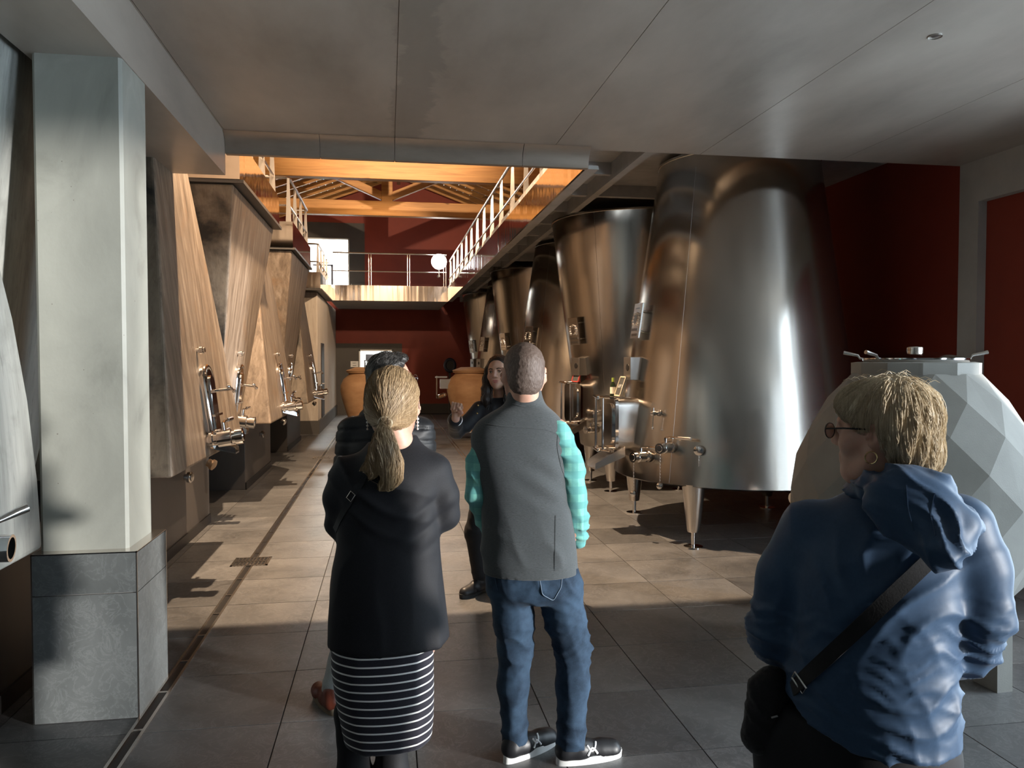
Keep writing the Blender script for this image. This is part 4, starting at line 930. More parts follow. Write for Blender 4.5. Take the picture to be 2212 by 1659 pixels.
def zrange(parts):
    out = []
    for lo, hi, st in parts: out.append(np.arange(lo, hi, st))
    return np.unique(np.round(np.concatenate(out), 5))
def rotz(a): c, s = math.cos(a), math.sin(a); return np.array([[c, -s, 0], [s, c, 0], [0, 0, 1.]])
def rotx(a): c, s = math.cos(a), math.sin(a); return np.array([[1, 0, 0], [0, c, -s], [0, s, c]])
def roty(a): c, s = math.cos(a), math.sin(a); return np.array([[c, 0, s], [0, 1, 0], [-s, 0, c]])

class Person:
    """local frame: u to the picture's right, v away from the camera, z up; origin on the floor"""
    def __init__(s, px0, d, label):
        r = ray(px0, 778); b = math.atan2(r[0], r[1]); s.d = d; s.b = b
        s.V = np.array([math.sin(b), math.cos(b), 0]); s.U = np.array([math.cos(b), -math.sin(b), 0]); s.O = s.V * d
        s.root = thing('person', tuple(s.O), label, 'person', 'visitors on the cellar tour'); s.root.rotation_euler = (0, 0, -b)
    def __call__(s, px, py, v=0.0):
        r = ray(px, py); t = (s.d + v) / (r @ s.V); p = CAM + r * t; q = p - s.O
        return np.array([q @ s.U, v, p[2]])
    def m(s, px, py, n, v=0.0): return float(np.linalg.norm(s(px + n, py, v) - s(px, py, v)))     # n pixels in metres
    def loft(s, rows, n=2.4, dv=0.0):   # rows: (py, left px, right px, depth half, v centre)
        st = []
        for py, x0, x1, b, v in rows:
            A, B = s(x0, py, v + dv), s(x1, py, v + dv); st.append((A[2], (A[0] + B[0]) / 2, v + dv, (B[0] - A[0]) / 2, b))
        return loft(st, n)
    def bvh(s, obs):
        vs, fs = [], []
        for o in obs:
            n = len(vs); vs += [v.co[:] for v in o.data.vertices]; fs += [[i + n for i in p.vertices] for p in o.data.polygons]
        return BVHTree.FromPolygons(vs, fs)
    def drape(s, bvh, pts, lift=.003):
        out = []
        o = CAM - s.O; lo = np.array([o @ s.U, o @ s.V, o[2]])
        for px, py in pts:
            r = ray(px, py); ld = Vector((r @ s.U, r @ s.V, r[2])).normalized(); h = bvh.ray_cast(Vector(lo), ld)
            if h[0] is not None: out.append((h[0] - ld * lift, h[1]))
        return out
    def mb(s, m, name, mat, parent=None, smooth=True):   # MB in local coordinates
        me = bpy.data.meshes.new(name); me.from_pydata(m.v, [], m.f); me.materials.append(M[mat])
        if smooth:
            me.polygons.foreach_set('use_smooth', [True] * len(me.polygons)); me.set_sharp_from_angle(angle=math.radians(50))
        o = bpy.data.objects.new(name, me); COL.objects.link(o); o.parent = parent or s.root; return o
def interp_path(pts, n):
    P = np.array(pts, float); d = np.r_[0, np.cumsum(np.linalg.norm(np.diff(P, axis=0), axis=1))]; t = np.linspace(0, d[-1], n)
    return np.stack([np.interp(t, d, P[:, i]) for i in range(P.shape[1])], 1)

def head_shapes(F, c, R, s=1.0, ears=(1, 1), male=True, k=.012, neck_to=None, neck_r=.056):
    """head local: x to its right, y forward, z up"""
    R = np.asarray(R)
    def W(p): return np.asarray(c) + R @ (np.array(p, float) * s)
    def E(p, r, RR=None): return ell(W(p), np.array(r) * s, R if RR is None else R @ RR)
    F.add(E((0, -.014, .028), (.075, .096, .088)), .01)
    F.add(E((0, .02, -.02), (.066, .077, .092)), .03)
    F.add(E((0, .045, -.062), (.05 if male else .046, .046, .05)), .025)
    F.add(E((0, .078, -.098), (.023, .018, .018)), .022)             # chin
    for sx in (-1, 1):
        F.add(E((sx * .043, .058, -.028), (.023, .026, .022)), .02)   # cheek
        F.add(cap(W((sx * .012, .094, .026)), W((sx * .045, .08, .024)), .0085 * s, .007 * s), .012)   # brow
        F.add(E((sx * .031, .098, .004), (.018, .014, .011)), .010, 's')     # eye socket
        F.add(E((sx * .031, .082, .004), (.0145, .0125, .0125)), .003)       # eyelids and eye
        F.add(cap(W((sx * .052, .02, -.085)), W((sx * .066, -.012, -.04)), .014 * s, .014 * s), .03)   # jaw line
    F.add(cap(W((0, .097, .018)), W((0, .113, -.024)), .0085 * s, .0115 * s), .010)   # nose
    for sx in (-1, 1): F.add(ell(W((sx * .011, .104, -.03)), np.array((.0085, .010, .007)) * s), .006)
    F.add(cap(W((-.021, .091, -.058)), W((.021, .091, -.058)), .0065 * s), .008); F.add(cap(W((-.017, .09, -.069)), W((.017, .09, -.069)), .0075 * s), .006)   # lips
    F.add(cap(W((-.022, .1, -.0635)), W((.022, .1, -.0635)), .0018 * s), .003, 's')
    for sx, on in zip((-1, 1), ears):
        if not on: continue
        RR = rotz(-sx * .5)
        F.add(E((sx * .084, -.014, -.008), (.008, .022, .033), RR), .006)
        F.add(E((sx * .092, -.007, -.004), (.006, .011, .019), RR), .004, 's')
    nb = W((0, -.028, -.075)); nt_ = W((0, -.045, -.19)) if neck_to is None else np.asarray(neck_to)
    F.add(cap(nb, nt_, neck_r * s, neck_r * 1.12 * s), .02)
    return W
def hair_strands(bvh, seeds, flow, length, n, r, lift=.004, seg=9, curl=0.0, seed=3, jit=.1):
    """fine tapered locks that follow the hair surface"""
    rs = np.random.RandomState(seed); m = MB()
    for q in seeds:
        p = Vector(q); pts = []; L = length * rs.uniform(.5, 1.2); ph = rs.uniform(0, 6.28); off = lift * rs.uniform(.2, 1.6); jt = Vector(rs.normal(0, jit, 3))
        for k in range(seg):
            h = bvh.find_nearest(p)
            if h[0] is None: break
            nrm = h[1]; b = h[0] + nrm * (off * math.sin(math.pi * (k + .6) / (seg + .2)) + .0005)
            d = Vector(flow(np.array(b))) + jt; d = d - nrm * d.dot(nrm)
            if d.length < 1e-5: break
            d.normalize(); sd = nrm.cross(d); pts.append(b + sd * curl * math.sin(ph + k * .9)); p = b + d * (L / seg)
        if len(pts) > 3:
            nn = len(pts); m.tube(pts, [r * (.35 + .65 * math.sin(math.pi * min(1, (i + .8) / nn))) * (1 if i < nn - 1 else .2) for i in range(nn)], 3)
    return m

# ---- cloth, skin and hair materials
def cloth(name, a, b, scale=180, rough=.85, bstr=.25, bdist=.0015, big=None, sheen=.15, stretch=(1, 1, 1)):
    m, t, bs = nt(name); v = coords(t, stretch, 'Object'); n = noise(t, v, scale, 3, .6); r = ramp(t, [(.3, a), (.7, b)]); t.links.new(n.outputs['Fac'], r.inputs[0]); c = r.outputs[0]
    if big:
        n2 = noise(t, v, big[0], 4, .6); rr = ramp(t, [(.38, (0, 0, 0)), (.68, (1, 1, 1))]); t.links.new(n2.outputs['Fac'], rr.inputs[0]); c = mixc(t, rr.outputs[0], c, big[1])
    t.links.new(c, bs.inputs['Base Color']); bs.inputs['Roughness'].default_value = rough; bs.inputs['Sheen Weight'].default_value = sheen; bs.inputs['Specular IOR Level'].default_value = .3
    bump(t, bs, n.outputs['Fac'], bstr, bdist); M[name] = m; return m, t, bs
def skin(name, a, b):
    m, t, bs = nt(name); v = coords(t, (1, 1, 1), 'Object'); n = noise(t, v, 22, 4, .6); r = ramp(t, [(.3, a), (.7, b)]); t.links.new(n.outputs['Fac'], r.inputs[0]); t.links.new(r.outputs[0], bs.inputs['Base Color'])
    bs.inputs['Roughness'].default_value = .5; bs.inputs['Subsurface Weight'].default_value = .25; bs.inputs['Subsurface Radius'].default_value = (.012, .004, .002); bs.inputs['Subsurface Scale'].default_value = 1.0
    n2 = noise(t, v, 260, 2); bump(t, bs, n2.outputs['Fac'], .12, .001); M[name] = m
def hairmat(name, stops, stretch=(150, 150, 9), rough=.42):
    m, t, bs = nt(name); v = coords(t, stretch, 'Object'); n = noise(t, v, 1.0, 4, .65, .3); r = ramp(t, stops); t.links.new(n.outputs['Fac'], r.inputs[0]); t.links.new(r.outputs[0], bs.inputs['Base Color'])
    bs.inputs['Roughness'].default_value = rough; bs.inputs['Specular IOR Level'].default_value = .4; bump(t, bs, n.outputs['Fac'], .5, .003); M[name] = m
skin('skin_fair', (.48, .26, .18), (.57, .335, .245)); skin('skin_warm', (.52, .29, .20), (.62, .37, .27))
hairmat('hair_blonde', [(.25, (.15, .09, .047)), (.5, (.35, .235, .125)), (.75, (.58, .43, .26))], (200, 200, 9))
hairmat('hair_ash', [(.25, (.30, .22, .13)), (.5, (.55, .44, .29)), (.75, (.78, .68, .50))], (200, 200, 9))
hairmat('hair_brown_grey', [(.25, (.060, .037, .027)), (.5, (.105, .072, .057)), (.75, (.20, .155, .13))], (320, 320, 60), .55)
hairmat('hair_dark_grey', [(.3, (.015, .014, .013)), (.55, (.04, .037, .035)), (.75, (.22, .21, .20))], (220, 220, 40))
hairmat('hair_black', [(.3, (.008, .005, .004)), (.7, (.035, .02, .014))])
cloth('black_jersey', (.0065, .0065, .0085), (.012, .012, .015), 260, .7, .12, sheen=.02)
cloth('tights', (.006, .006, .007), (.010, .010, .012), 300, .7, .1, sheen=.03)
cloth('vest_fleece', (.045, .052, .056), (.080, .088, .092), 210, .95, .5, .002, (38, (.06, .068, .072)), .2, (.5, .5, 1.6))
cloth('denim', (.006, .015, .030), (.014, .031, .058), 330, .85, .4, .001, (9, (.034, .066, .112)), .03)
cloth('blue_shell', (.030, .062, .118), (.036, .072, .135), 120, .5, .06, .001, None, .05)
cloth('puffer_black', (.007, .0075, .009), (.012, .013, .015), 150, .5, .1, sheen=.02)
cloth('grey_wool', (.30, .32, .31), (.38, .40, .39), 200, .9, .3)
cloth('bag_black', (.006, .006, .007), (.012, .012, .013), 240, .8, .3)
cloth('guide_jacket', (.007, .008, .011), (.014, .015, .02), 200, .6, .15)
plain('shoe_black', (.012, .012, .014), .45); plain('shoe_brown', (.13, .03, .015), .35); plain('sole_white', (.75, .75, .73), .6); plain('sole_tan', (.2, .15, .1), .7); plain('logo_white', (.85, .85, .85), .5)
plain('gold', (.8, .58, .28), .2, 1.0); plain('pearl', (.85, .84, .8), .25); plain('glasses_frame', (.02, .012, .01), .25); plain('lens', (.9, .9, .9), .03, 0.0, Transmission_Weight=1.0); plain('lip', (.45, .14, .12), .4); plain('eye_white', (.75, .73, .7), .2); plain('iris', (.05, .03, .02), .15); plain('brow', (.03, .018, .012), .8); plain('belt_metal', (.75, .73, .70), .25, 1.0); plain('stitch', (.22, .30, .40), .8)
# mint plaid shirt
m, t, bs = cloth('mint_plaid', (.16, .43, .37), (.19, .49, .42), 240, .85, .2)
v = coords(t, (1, 1, 1), 'Object'); sx = N(t, 'ShaderNodeSeparateXYZ'); t.links.new(v, sx.inputs[0]); facs = []
for ch, per, w0 in (('Z', .062, .5), ('X', .052, .5), ('Z', .0155, .12)):
    mm = N(t, 'ShaderNodeMath', operation='MULTIPLY'); t.links.new(sx.outputs[ch], mm.inputs[0]); mm.inputs[1].default_value = 1 / per
    fr = N(t, 'ShaderNodeMath', operation='FRACT'); t.links.new(mm.outputs[0], fr.inputs[0]); lt = N(t, 'ShaderNodeMath', operation='LESS_THAN'); t.links.new(fr.outputs[0], lt.inputs[0]); lt.inputs[1].default_value = w0; facs.append(lt.outputs[0])
src = bs.inputs['Base Color'].links[0].from_socket
c = mixc(t, facs[0], src, (.12, .35, .33)); m1 = N(t, 'ShaderNodeMath', operation='MULTIPLY'); t.links.new(facs[1], m1.inputs[0]); m1.inputs[1].default_value = .6
c = mixc(t, m1.outputs[0], c, (.09, .29, .29)); t.links.new(c, bs.inputs['Base Color'])
# navy skirt with white hoops
m, t, bs = cloth('striped_knit', (.008, .007, .013), (.014, .012, .02), 280, .85, .2)
v = coords(t, (1, 1, 1), 'Object'); sx = N(t, 'ShaderNodeSeparateXYZ'); t.links.new(v, sx.inputs[0]); mm = N(t, 'ShaderNodeMath', operation='MULTIPLY_ADD'); t.links.new(sx.outputs['Z'], mm.inputs[0]); mm.inputs[1].default_value = 1 / .0262; mm.inputs[2].default_value = .45
fr = N(t, 'ShaderNodeMath', operation='FRACT'); t.links.new(mm.outputs[0], fr.inputs[0]); lt = N(t, 'ShaderNodeMath', operation='LESS_THAN'); t.links.new(fr.outputs[0], lt.inputs[0]); lt.inputs[1].default_value = .2
src = bs.inputs['Base Color'].links[0].from_socket; c = mixc(t, lt.outputs[0], src, (.72, .71, .68)); t.links.new(c, bs.inputs['Base Color'])
def fine_axis(lo, hi, zones, coarse=.016):
    a = lo; out = []
    zones = sorted(zones)
    while a <= hi:
        out.append(a); st = coarse
        for l, h, f in zones:
            if l - coarse <= a <= h: st = min(st, f)
        a += st
    return np.array(out)
def body_mesh(P, zones_x, zones_y, zones_z, fn, mat, lo=(-.45, -.4, 0), hi=(.45, .4, 1.85), disp=None):
    F = Field(fine_axis(lo[0], hi[0], zones_x), fine_axis(lo[1], hi[1], zones_y), fine_axis(lo[2], hi[2], zones_z)); fn(F); V, Fc = F.mesh(1)
    return to_obj('body', V, Fc, mat, P.root, disp)
def garment(P, name, mat, fn, lo, hi, st=.009, smooth=2, disp=None, parent=None):
    F = Field(rng(lo[0], hi[0], st), rng(lo[1], hi[1], st), rng(lo[2], hi[2], st)); fn(F); V, Fc = F.mesh(smooth)
    return to_obj(name, V, Fc, mat, parent or P.root, disp)
def legs_body(F, hips, knees, ankles, toes, r=(.07, .05, .038)):
    for h, k, a, t_ in zip(hips, knees, ankles, toes):
        chain(F, [h, k, a], r, .03); a = np.asarray(a, float); t_ = np.asarray(t_, float); F.add(cap(a, a * .6 + t_ * .4, .03, .022), .02)
def shoe(P, heel, ang, L, name, upper, sole, h=.095, w=.043, logo=False, sole_h=.028, boot=0.0):
    """shoe in local coordinates: heel point on the floor, direction angle (0 = picture right, pi/2 = away)"""
    c, s = math.cos(ang), math.sin(ang)
    def W(a, b, z): return np.array([heel[0] + a * c - b * s, heel[1] + a * s + b * c, z])
    cx, cy = W(L / 2, 0, 0)[:2]; e = L / 2 + .07
    F = Field(rng(cx - e, cx + e, .006), rng(cy - e, cy + e, .006), rng(-.01, .14 + boot, .006))
    side = (-s, c, 0)
    F.add(cap(W(.04, 0, .052), W(.10, 0, .055), .040, .041), .02); F.add(cap(W(.1, 0, .05), W(L - .045, 0, .034), .041, .036), .03); F.add(cap(W(L - .09, .006, .035), W(L - .048, 0, .032), w, w * .9), .02)
    F.add(cap(W(.045, 0, .06), W(.055, 0, h + boot), .039, .040), .02); F.add(cap(W(.09, 0, .075), W(.16, 0, .06), .022, .016), .02)
    F.cut(lambda X, Y, Z: sole_h * .75 - Z)
    V, Fc = F.mesh(2); u = to_obj(name, V, Fc, upper, P.root)
    out = []
    for t in np.linspace(0, 2 * math.pi, 28)[:-1]:
        x = math.cos(t); y = math.sin(t); a = L / 2 + (L / 2 - .002) * x; ww = w * (.82 + .22 * (a / L) - .18 * max(0, a / L - .75) * 4 * .4); out.append((a, ww * (abs(y) ** .7) * (1 if y > 0 else -1)))
    m = MB(); m.prism(out, lambda q: W(q[0], q[1] * .95, 0), lambda q: W(q[0] + .003, q[1], sole_h + .012 * (q[0] < .08) + .004))
    P.mb(m, 'sole', sole, u)
    if logo:
        bv = P.bvh([u]); m = MB(); cxl = L * .5; zc = .062
        def side_pt(a, z):
            o = W(a, -.14, z); h_ = bv.ray_cast(Vector(o), Vector((-s, c, 0))); return (h_[0] + Vector((s, -c, 0)) * .002) if h_[0] is not None else Vector(W(a, -.045, z))
        for sg_ in (1, -1):
            pts = [(cxl + .022 * x, zc + sg_ * (.0185 - .024 * (1 - (abs(x)) ** 1.6))) for x in np.linspace(-1, 1, 11)]
            m.tube([side_pt(a, z) for a, z in pts], [.0035 + .0018 * abs(x) for x in np.linspace(-1, 1, 11)], 6)
        P.mb(m, 'logo', 'logo_white', u)
        m = MB()
        for k in range(4): m.tube([W(.10 + k * .02, -.018, .088 - k * .006), W(.105 + k * .02, 0, .097 - k * .006), W(.10 + k * .02, .018, .088 - k * .006)], .0035, 5)
        P.mb(m, 'laces', 'shoe_black', u)
    return u
def ribbon(P, hits, w, th, name, mat, parent=None, closed=False):
    m = MB(); pts = [h[0] for h in hits]; nr = [h[1] for h in hits]; n = len(pts); R = []
    for i in range(n):
        d = (pts[min(i + 1, n - 1)] - pts[max(i - 1, 0)]).normalized(); nn = nr[i]; sd = d.cross(nn).normalized()
        R += [pts[i] + sd * w / 2, pts[i] + sd * w / 2 + nn * th, pts[i] - sd * w / 2 + nn * th, pts[i] - sd * w / 2]
    fs = []
    for i in range(n - 1):
        for k in range(4): fs.append((i * 4 + k, i * 4 + (k + 1) % 4, i * 4 + 4 + (k + 1) % 4, i * 4 + 4 + k))
    fs += [(3, 2, 1, 0), ((n - 1) * 4, (n - 1) * 4 + 1, (n - 1) * 4 + 2, (n - 1) * 4 + 3)]
    m.add(R, fs); return P.mb(m, name, mat, parent)
def buckle(P, hit, up2, w, h, r, name, parent, mat='belt_metal'):
    p, n = hit; p = p + n * .004; a = Vector(up2); a = (a - n * a.dot(n)).normalized(); b = n.cross(a)
    m = MB(); m.tube([p + a * w + b * h, p - a * w + b * h, p - a * w - b * h, p + a * w - b * h], r, 6, True)
    return P.mb(m, name, mat, parent, False)
def smoothed(hits, k=3):
    out = []
    for i in range(len(hits)):
        lo, hi = max(0, i - k), min(len(hits), i + k + 1); p = sum((h[0] for h in hits[lo:hi]), Vector()) / (hi - lo); n = sum((h[1] for h in hits[lo:hi]), Vector()).normalized(); out.append((p, n))
    return out
def surf_seeds(o, n, cond, seed=1):
    rs = np.random.RandomState(seed); co = np.array([v.co[:] for v in o.data.vertices]); co = co[cond(co)]
    return co[rs.choice(len(co), min(n, len(co)), replace=False)]

# ------------------------------------------------------------------ visitor in the grey vest
P = Person(1150, 3.11, 'man in grey fleece vest, mint plaid shirt and blue jeans, hands in pockets')
hc = P(1131, 806, .03); HR = rotz(.18) @ rotx(-.05)
LW, RW_ = P(1062, 1150, .09), P(1240, 1148, .04)
def fn(F):
    head_shapes(F, hc, HR, 1.03, neck_to=P(1136, 905, .03), neck_r=.055)
    F.add(P.loft([(905, 1085, 1190, .07, .02), (940, 1050, 1205, .09, .02), (1080, 1062, 1215, .09, .02), (1230, 1070, 1220, .1, .02), (1268, 1085, 1225, .08, .02)]), .04)
    chain(F, [P(1058, 930), P(1030, 1060), LW], (.05, .04, .03), .03); chain(F, [P(1203, 930), P(1236, 1065, -.01), RW_], (.05, .04, .026), .02)
    F.add(cap(LW, P(1090, 1205, .09), .028, .03), .02); F.add(cap(RW_, P(1208, 1210, .04), .022, .026), .02)
    legs_body(F, [P(1108, 1280, .02), P(1203, 1280, .02)], [P(1112, 1400, .03), P(1236, 1400, .03)], [P(1112, 1585, .03), P(1234, 1605, 0)], [P(1165, 1610, .12), P(1295, 1635, .07)])
body = body_mesh(P, [(hc[0] - .12, hc[0] + .12, .005)], [(hc[1] - .15, hc[1] + .15, .005)], [(hc[2] - .17, hc[2] + .15, .005)], fn, 'skin_fair')
def fn(F):
    def W(p): return hc + HR @ (np.array(p) * 1.03)
    F.add(ell(W((0, -.016, .028)), np.array((.081, .102, .094)) * 1.03, HR), .01); F.add(ell(W((0, -.055, -.035)), np.array((.068, .052, .06)) * 1.03, HR), .03)
    q = HR.T
    F.cut(lambda X, Y, Z: ((X - hc[0]) * q[1, 0] + (Y - hc[1]) * q[1, 1] + (Z - hc[2]) * q[1, 2]) * 1.0 - .055 - .4 * (Z - hc[2] - .03))
    for sx in (-1, 1): F.add(ell(W((sx * .092, -.006, -.018)), np.array((.027, .034, .046)), HR), .008, 's')
hair = garment(P, 'hair', 'hair_brown_grey', fn, hc - .14, hc + np.array([.14, .14, .15]), .0055, 1, lambda V: .0018 * vnoise(V, 160, 2))
# vest
def fn(F):
    F.add(P.loft([(858, 1098, 1168, .055, .03), (872, 1090, 1178, .065, .02), (888, 1062, 1200, .085, .01), (906, 1030, 1217, .10, .01), (935, 1014, 1225, .115, .01), (990, 1018, 1226, .128, 0), (1060, 1034, 1232, .13, 0), (1130, 1040, 1240, .128, .01), (1180, 1040, 1246, .13, .01), (1237, 1042, 1252, .138, .01)], 2.3), .01)
    F.add(P.loft([(840, 1096, 1171, .068, .03), (852, 1095, 1173, .072, .03), (872, 1090, 1178, .078, .02)], 2.1), .012)
    for a, r in ((P(1212, 962, -.01), .058), (P(1034, 968, -.01), .05)): pass
def dv(V):
    hw = np.clip((V[:, 2] - P(1147, 1237, -.1)[2]) / .07, 0, 1)
    d = .016 * folds(V, (.75, 0, 1), .14, 1, .45, 1) * np.clip((1.25 - V[:, 2]) / .5, .2, 1) * hw - .004 + .006 * near(V, P(1190, 1040, -.13), .16) * np.sin(V[:, 2] * 60 + V[:, 0] * 35)
    return d + .017 * folds(V, (1, 0, .35), .12, 1, .35, 4) * np.clip((1.12 - V[:, 2]) / .3, 0, 1) * hw
vest = garment(P, 'vest', 'vest_fleece', fn, (-.36, -.2, .6), (.36, .24, 1.62), .0085, 2, dv)
def fn(F):
    chain(F, [P(1203, 938, 0), P(1232, 1005, -.01), P(1240, 1072, -.015), P(1246, 1125, .03)], (.062, .057, .053, .047), .02); F.add(cap(P(1246, 1125, .03), P(1250, 1168, .075), .045, .036), .015)
def ds(V): return .011 * folds(V, (.25, 0, 1), .075, 1, .5, 3) + .008 * folds(V, (1, .3, .7), .05, 1, .5, 8) - .005
slR = garment(P, 'sleeve', 'mint_plaid', fn, (-.02, -.14, .75), (.34, .2, 1.5), .007, 1, ds)
def fn(F):
    chain(F, [P(1056, 938, 0), P(1034, 1005, -.02), P(1031, 1065, -.02), P(1048, 1120, .05)], (.058, .054, .05, .045), .02); F.add(cap(P(1048, 1120, .05), P(1065, 1165, .09), .044, .034), .015)
slL = garment(P, 'sleeve', 'mint_plaid', fn, (-.36, -.14, .75), (-.02, .2, 1.5), .007, 1, ds)
def fn(F):
    F.add(P.loft([(1205, 1052, 1244, .118, .015), (1250, 1046, 1256, .13, .015), (1280, 1052, 1258, .125, .015), (1294, 1070, 1245, .10, .015)], 2.3), .02)
    chain(F, [P(1104, 1275, .01), P(1110, 1340, .015), P(1114, 1402, .03), P(1108, 1480, .02), P(1112, 1585, .03)], (.092, .083, .073, .066, .052), .03)
    chain(F, [P(1208, 1275, .01), P(1222, 1340, .015), P(1237, 1402, .03), P(1237, 1480, .015), P(1233, 1612, .0)], (.092, .083, .073, .068, .058), .03)
    F.add(cap(P(1112, 1560, .03), P(1112, 1600, .03), .053, .058), .01); F.add(cap(P(1233, 1590, 0), P(1233, 1622, 0), .058, .063), .01)
def dj(V):
    kz = (P(1112, 1400))[2]; b = np.exp(-((V[:, 2] - kz) / .12) ** 2); a = np.exp(-((V[:, 2] - .12) / .1) ** 2); s_ = np.exp(-((V[:, 2] - .78) / .09) ** 2)
    return .011 * folds(V, (.35, 0, 1), .06, 1, .6, 11, 1.6) * (b + .8 * a + .7 * s_ + .1) + .006 * folds(V, (-.6, 0, 1), .05, 1, .6, 15, 1.6) * (b + .5 * s_) + .006 * folds(V, (1, 0, .25), .11, 1, .5, 13) - .004
jeans = garment(P, 'jeans', 'denim', fn, (-.3, -.2, .06), (.32, .22, .95), .0085, 1, dj)
bv = P.bvh([jeans])
for pts in ([(1163, 1232), (1172, 1285), (1196, 1298), (1213, 1268), (1215, 1236)], [(1066, 1232), (1075, 1275)]):
    h = smoothed(P.drape(bv, interp_path(pts, 40), .002), 1); m = MB(); m.tube([q[0] for q in h], .0015, 4)
    P.mb(m, 'pocket_seam', 'stitch' if pts[0][0] > 1100 else 'denim', jeans)
shoe(P, P(1088, 1633, -.02)[:2], .72, .29, 'sneaker', 'shoe_black', 'sole_white', logo=True)
shoe(P, P(1200, 1652, -.02)[:2], .30, .29, 'sneaker', 'shoe_black', 'sole_white', logo=True)
bv = P.bvh([vest])
for pts in ([(1042, 915), (1090, 922), (1135, 924), (1180, 928), (1219, 945)], [(1200, 1110), (1199, 1170), (1198, 1236)], [(1046, 1226), (1110, 1228), (1180, 1231), (1246, 1229)], [(1218, 905), (1205, 930), (1203, 965), (1212, 1010), (1225, 1045)], [(1104, 872), (1135, 880), (1168, 874)]):
    h = smoothed(P.drape(bv, interp_path(pts, 40), .0005), 2); m = MB(); m.tube([q[0] for q in h], .0022, 4); P.mb(m, 'seam', 'vest_fleece', vest)
def W2(p): return hc + HR @ (np.array(p) * 1.03)
m = MB(); m.tube([W2((.082, .1, .008)), W2((.084, .03, .012)), W2((.087, -.01, .012)), W2((.085, -.028, -.004))], .0022, 5); m.tube([W2((-.082, .1, .008)), W2((-.084, .03, .012)), W2((-.087, -.01, .012))], .0022, 5)
P.mb(m, 'glasses', 'glasses_frame')

# ------------------------------------------------------------------ visitor with the ponytail
P = Person(845, 2.5, 'woman with blonde ponytail in a long black coat and striped skirt, seen from behind')
hc = P(848, 872, .03); HR = rotz(-.12)
def fn(F):
    head_shapes(F, hc, HR, .97, male=False, neck_to=P(868, 985, .02), neck_r=.052)
    F.add(P.loft([(975, 800, 905, .05, .02), (1010, 735, 960, .08, .02), (1100, 740, 925, .08, .02), (1300, 725, 950, .1, .02), (1420, 725, 940, .1, .02)]), .03)
    chain(F, [P(748, 1030), P(735, 1120, .05), P(800, 1135, .17)], (.042, .034, .028), .02); chain(F, [P(942, 1025), P(958, 1110, .03), P(900, 1130, .17)], (.042, .034, .028), .02)
    legs_body(F, [P(785, 1420, .02), P(875, 1420, .02)], [P(765, 1610, .02), P(846, 1610, .02)], [P(768, 1610, .02) * np.array([1, 1, 0]) + (0, 0, .09), P(846, 1610, .02) * np.array([1, 1, 0]) + (0, 0, .09)], [P(768, 1610, .02) * np.array([1, 1, 0]) + (-.01, .13, .03), P(846, 1610, .02) * np.array([1, 1, 0]) + (.02, .13, .03)], (.075, .046, .034))
body = body_mesh(P, [(hc[0] - .12, hc[0] + .12, .005)], [(hc[1] - .15, hc[1] + .15, .005)], [(hc[2] - .17, hc[2] + .15, .005)], fn, 'skin_fair')
tie = P(832, 914, -.108)
def fn(F):
    def W(p): return hc + HR @ (np.array(p) * .97)
    F.add(ell(W((0, -.016, .03)), np.array((.086, .106, .095)), HR), .01); F.add(ell(W((0, -.05, -.025)), np.array((.078, .058, .06)), HR), .04)
    F.add(cap(W((0, -.08, -.01)), tie, .045, .017), .035)
    q = HR.T
    F.cut(lambda X, Y, Z: ((X - hc[0]) * q[1, 0] + (Y - hc[1]) * q[1, 1]) - .05 - .35 * (Z - hc[2] - .03))
    for sx in (-1, 1): F.add(ell(W((sx * .097, -.004, -.022)), (.028, .034, .046), HR), .008, 's')
hb = HR @ np.array([0, -1, 0])
def hflow(p): d = tie - p; return d / (np.linalg.norm(d) + 1e-6)
def dh(V):
    d = V - tie; th = np.arctan2(d[:, 0], d[:, 2] + 1e-6); far = np.clip(np.linalg.norm(d, axis=1) / .08, 0, 1)
    return (.0022 * vnoise(np.stack([th * 9, np.linalg.norm(d, axis=1) * 4, V[:, 1] * 0], 1), 1.6, 3) + .0012 * vnoise(np.stack([th * 24, V[:, 1] * 3, th * 0], 1), 1.4, 6)) * far
hair = garment(P, 'hair', 'hair_blonde', fn, hc + np.array([-.14, -.2, -.14]), hc + np.array([.14, .12, .15]), .005, 1, dh)
bv = P.bvh([hair]); m = hair_strands(bv, surf_seeds(hair, 1500, lambda c: (c[:, 1] < hc[1] + .05) & (np.linalg.norm(c - tie, axis=1) > .05)), hflow, .13, 1500, .00045, .0018, 9, .0003)
P.mb(m, 'hair_strands', 'hair_blonde', hair)
tail = [tie, P(829, 938, -.125), P(830, 968, -.13), P(838, 1000, -.125), P(846, 1026, -.122), P(838, 1044, -.122), P(818, 1056, -.122)]
def fn(F):
    chain(F, tail, (.015, .022, .034, .036, .027, .016, .003), .012, ((0, 1, 0), .7)); chain(F, [P(822, 955, -.125), P(806, 988, -.122), P(795, 1008, -.12), P(772, 1018, -.12)], (.018, .016, .010, .002), .012); chain(F, [P(815, 985, -.12), P(808, 1020, -.12), P(798, 1035, -.12)], (.014, .011, .002), .01); chain(F, [P(850, 985, -.12), P(858, 1020, -.12), P(852, 1042, -.12)], (.014, .010, .002), .01)
def dt(V): return .0035 * vnoise(np.stack([V[:, 0] * 95 + 6 * np.sin(V[:, 2] * 22), V[:, 1] * 60, V[:, 2] * 7], 1), 1, 4) + .003 * vnoise(np.stack([V[:, 0] * 220 + 9 * np.sin(V[:, 2] * 22), V[:, 1] * 140, V[:, 2] * 12], 1), 1, 7)
pony = garment(P, 'ponytail', 'hair_blonde', fn, P(770, 1075, -.2), P(905, 895, -.05) + np.array([0, .02, .02]), .0045, 1, dt, hair)
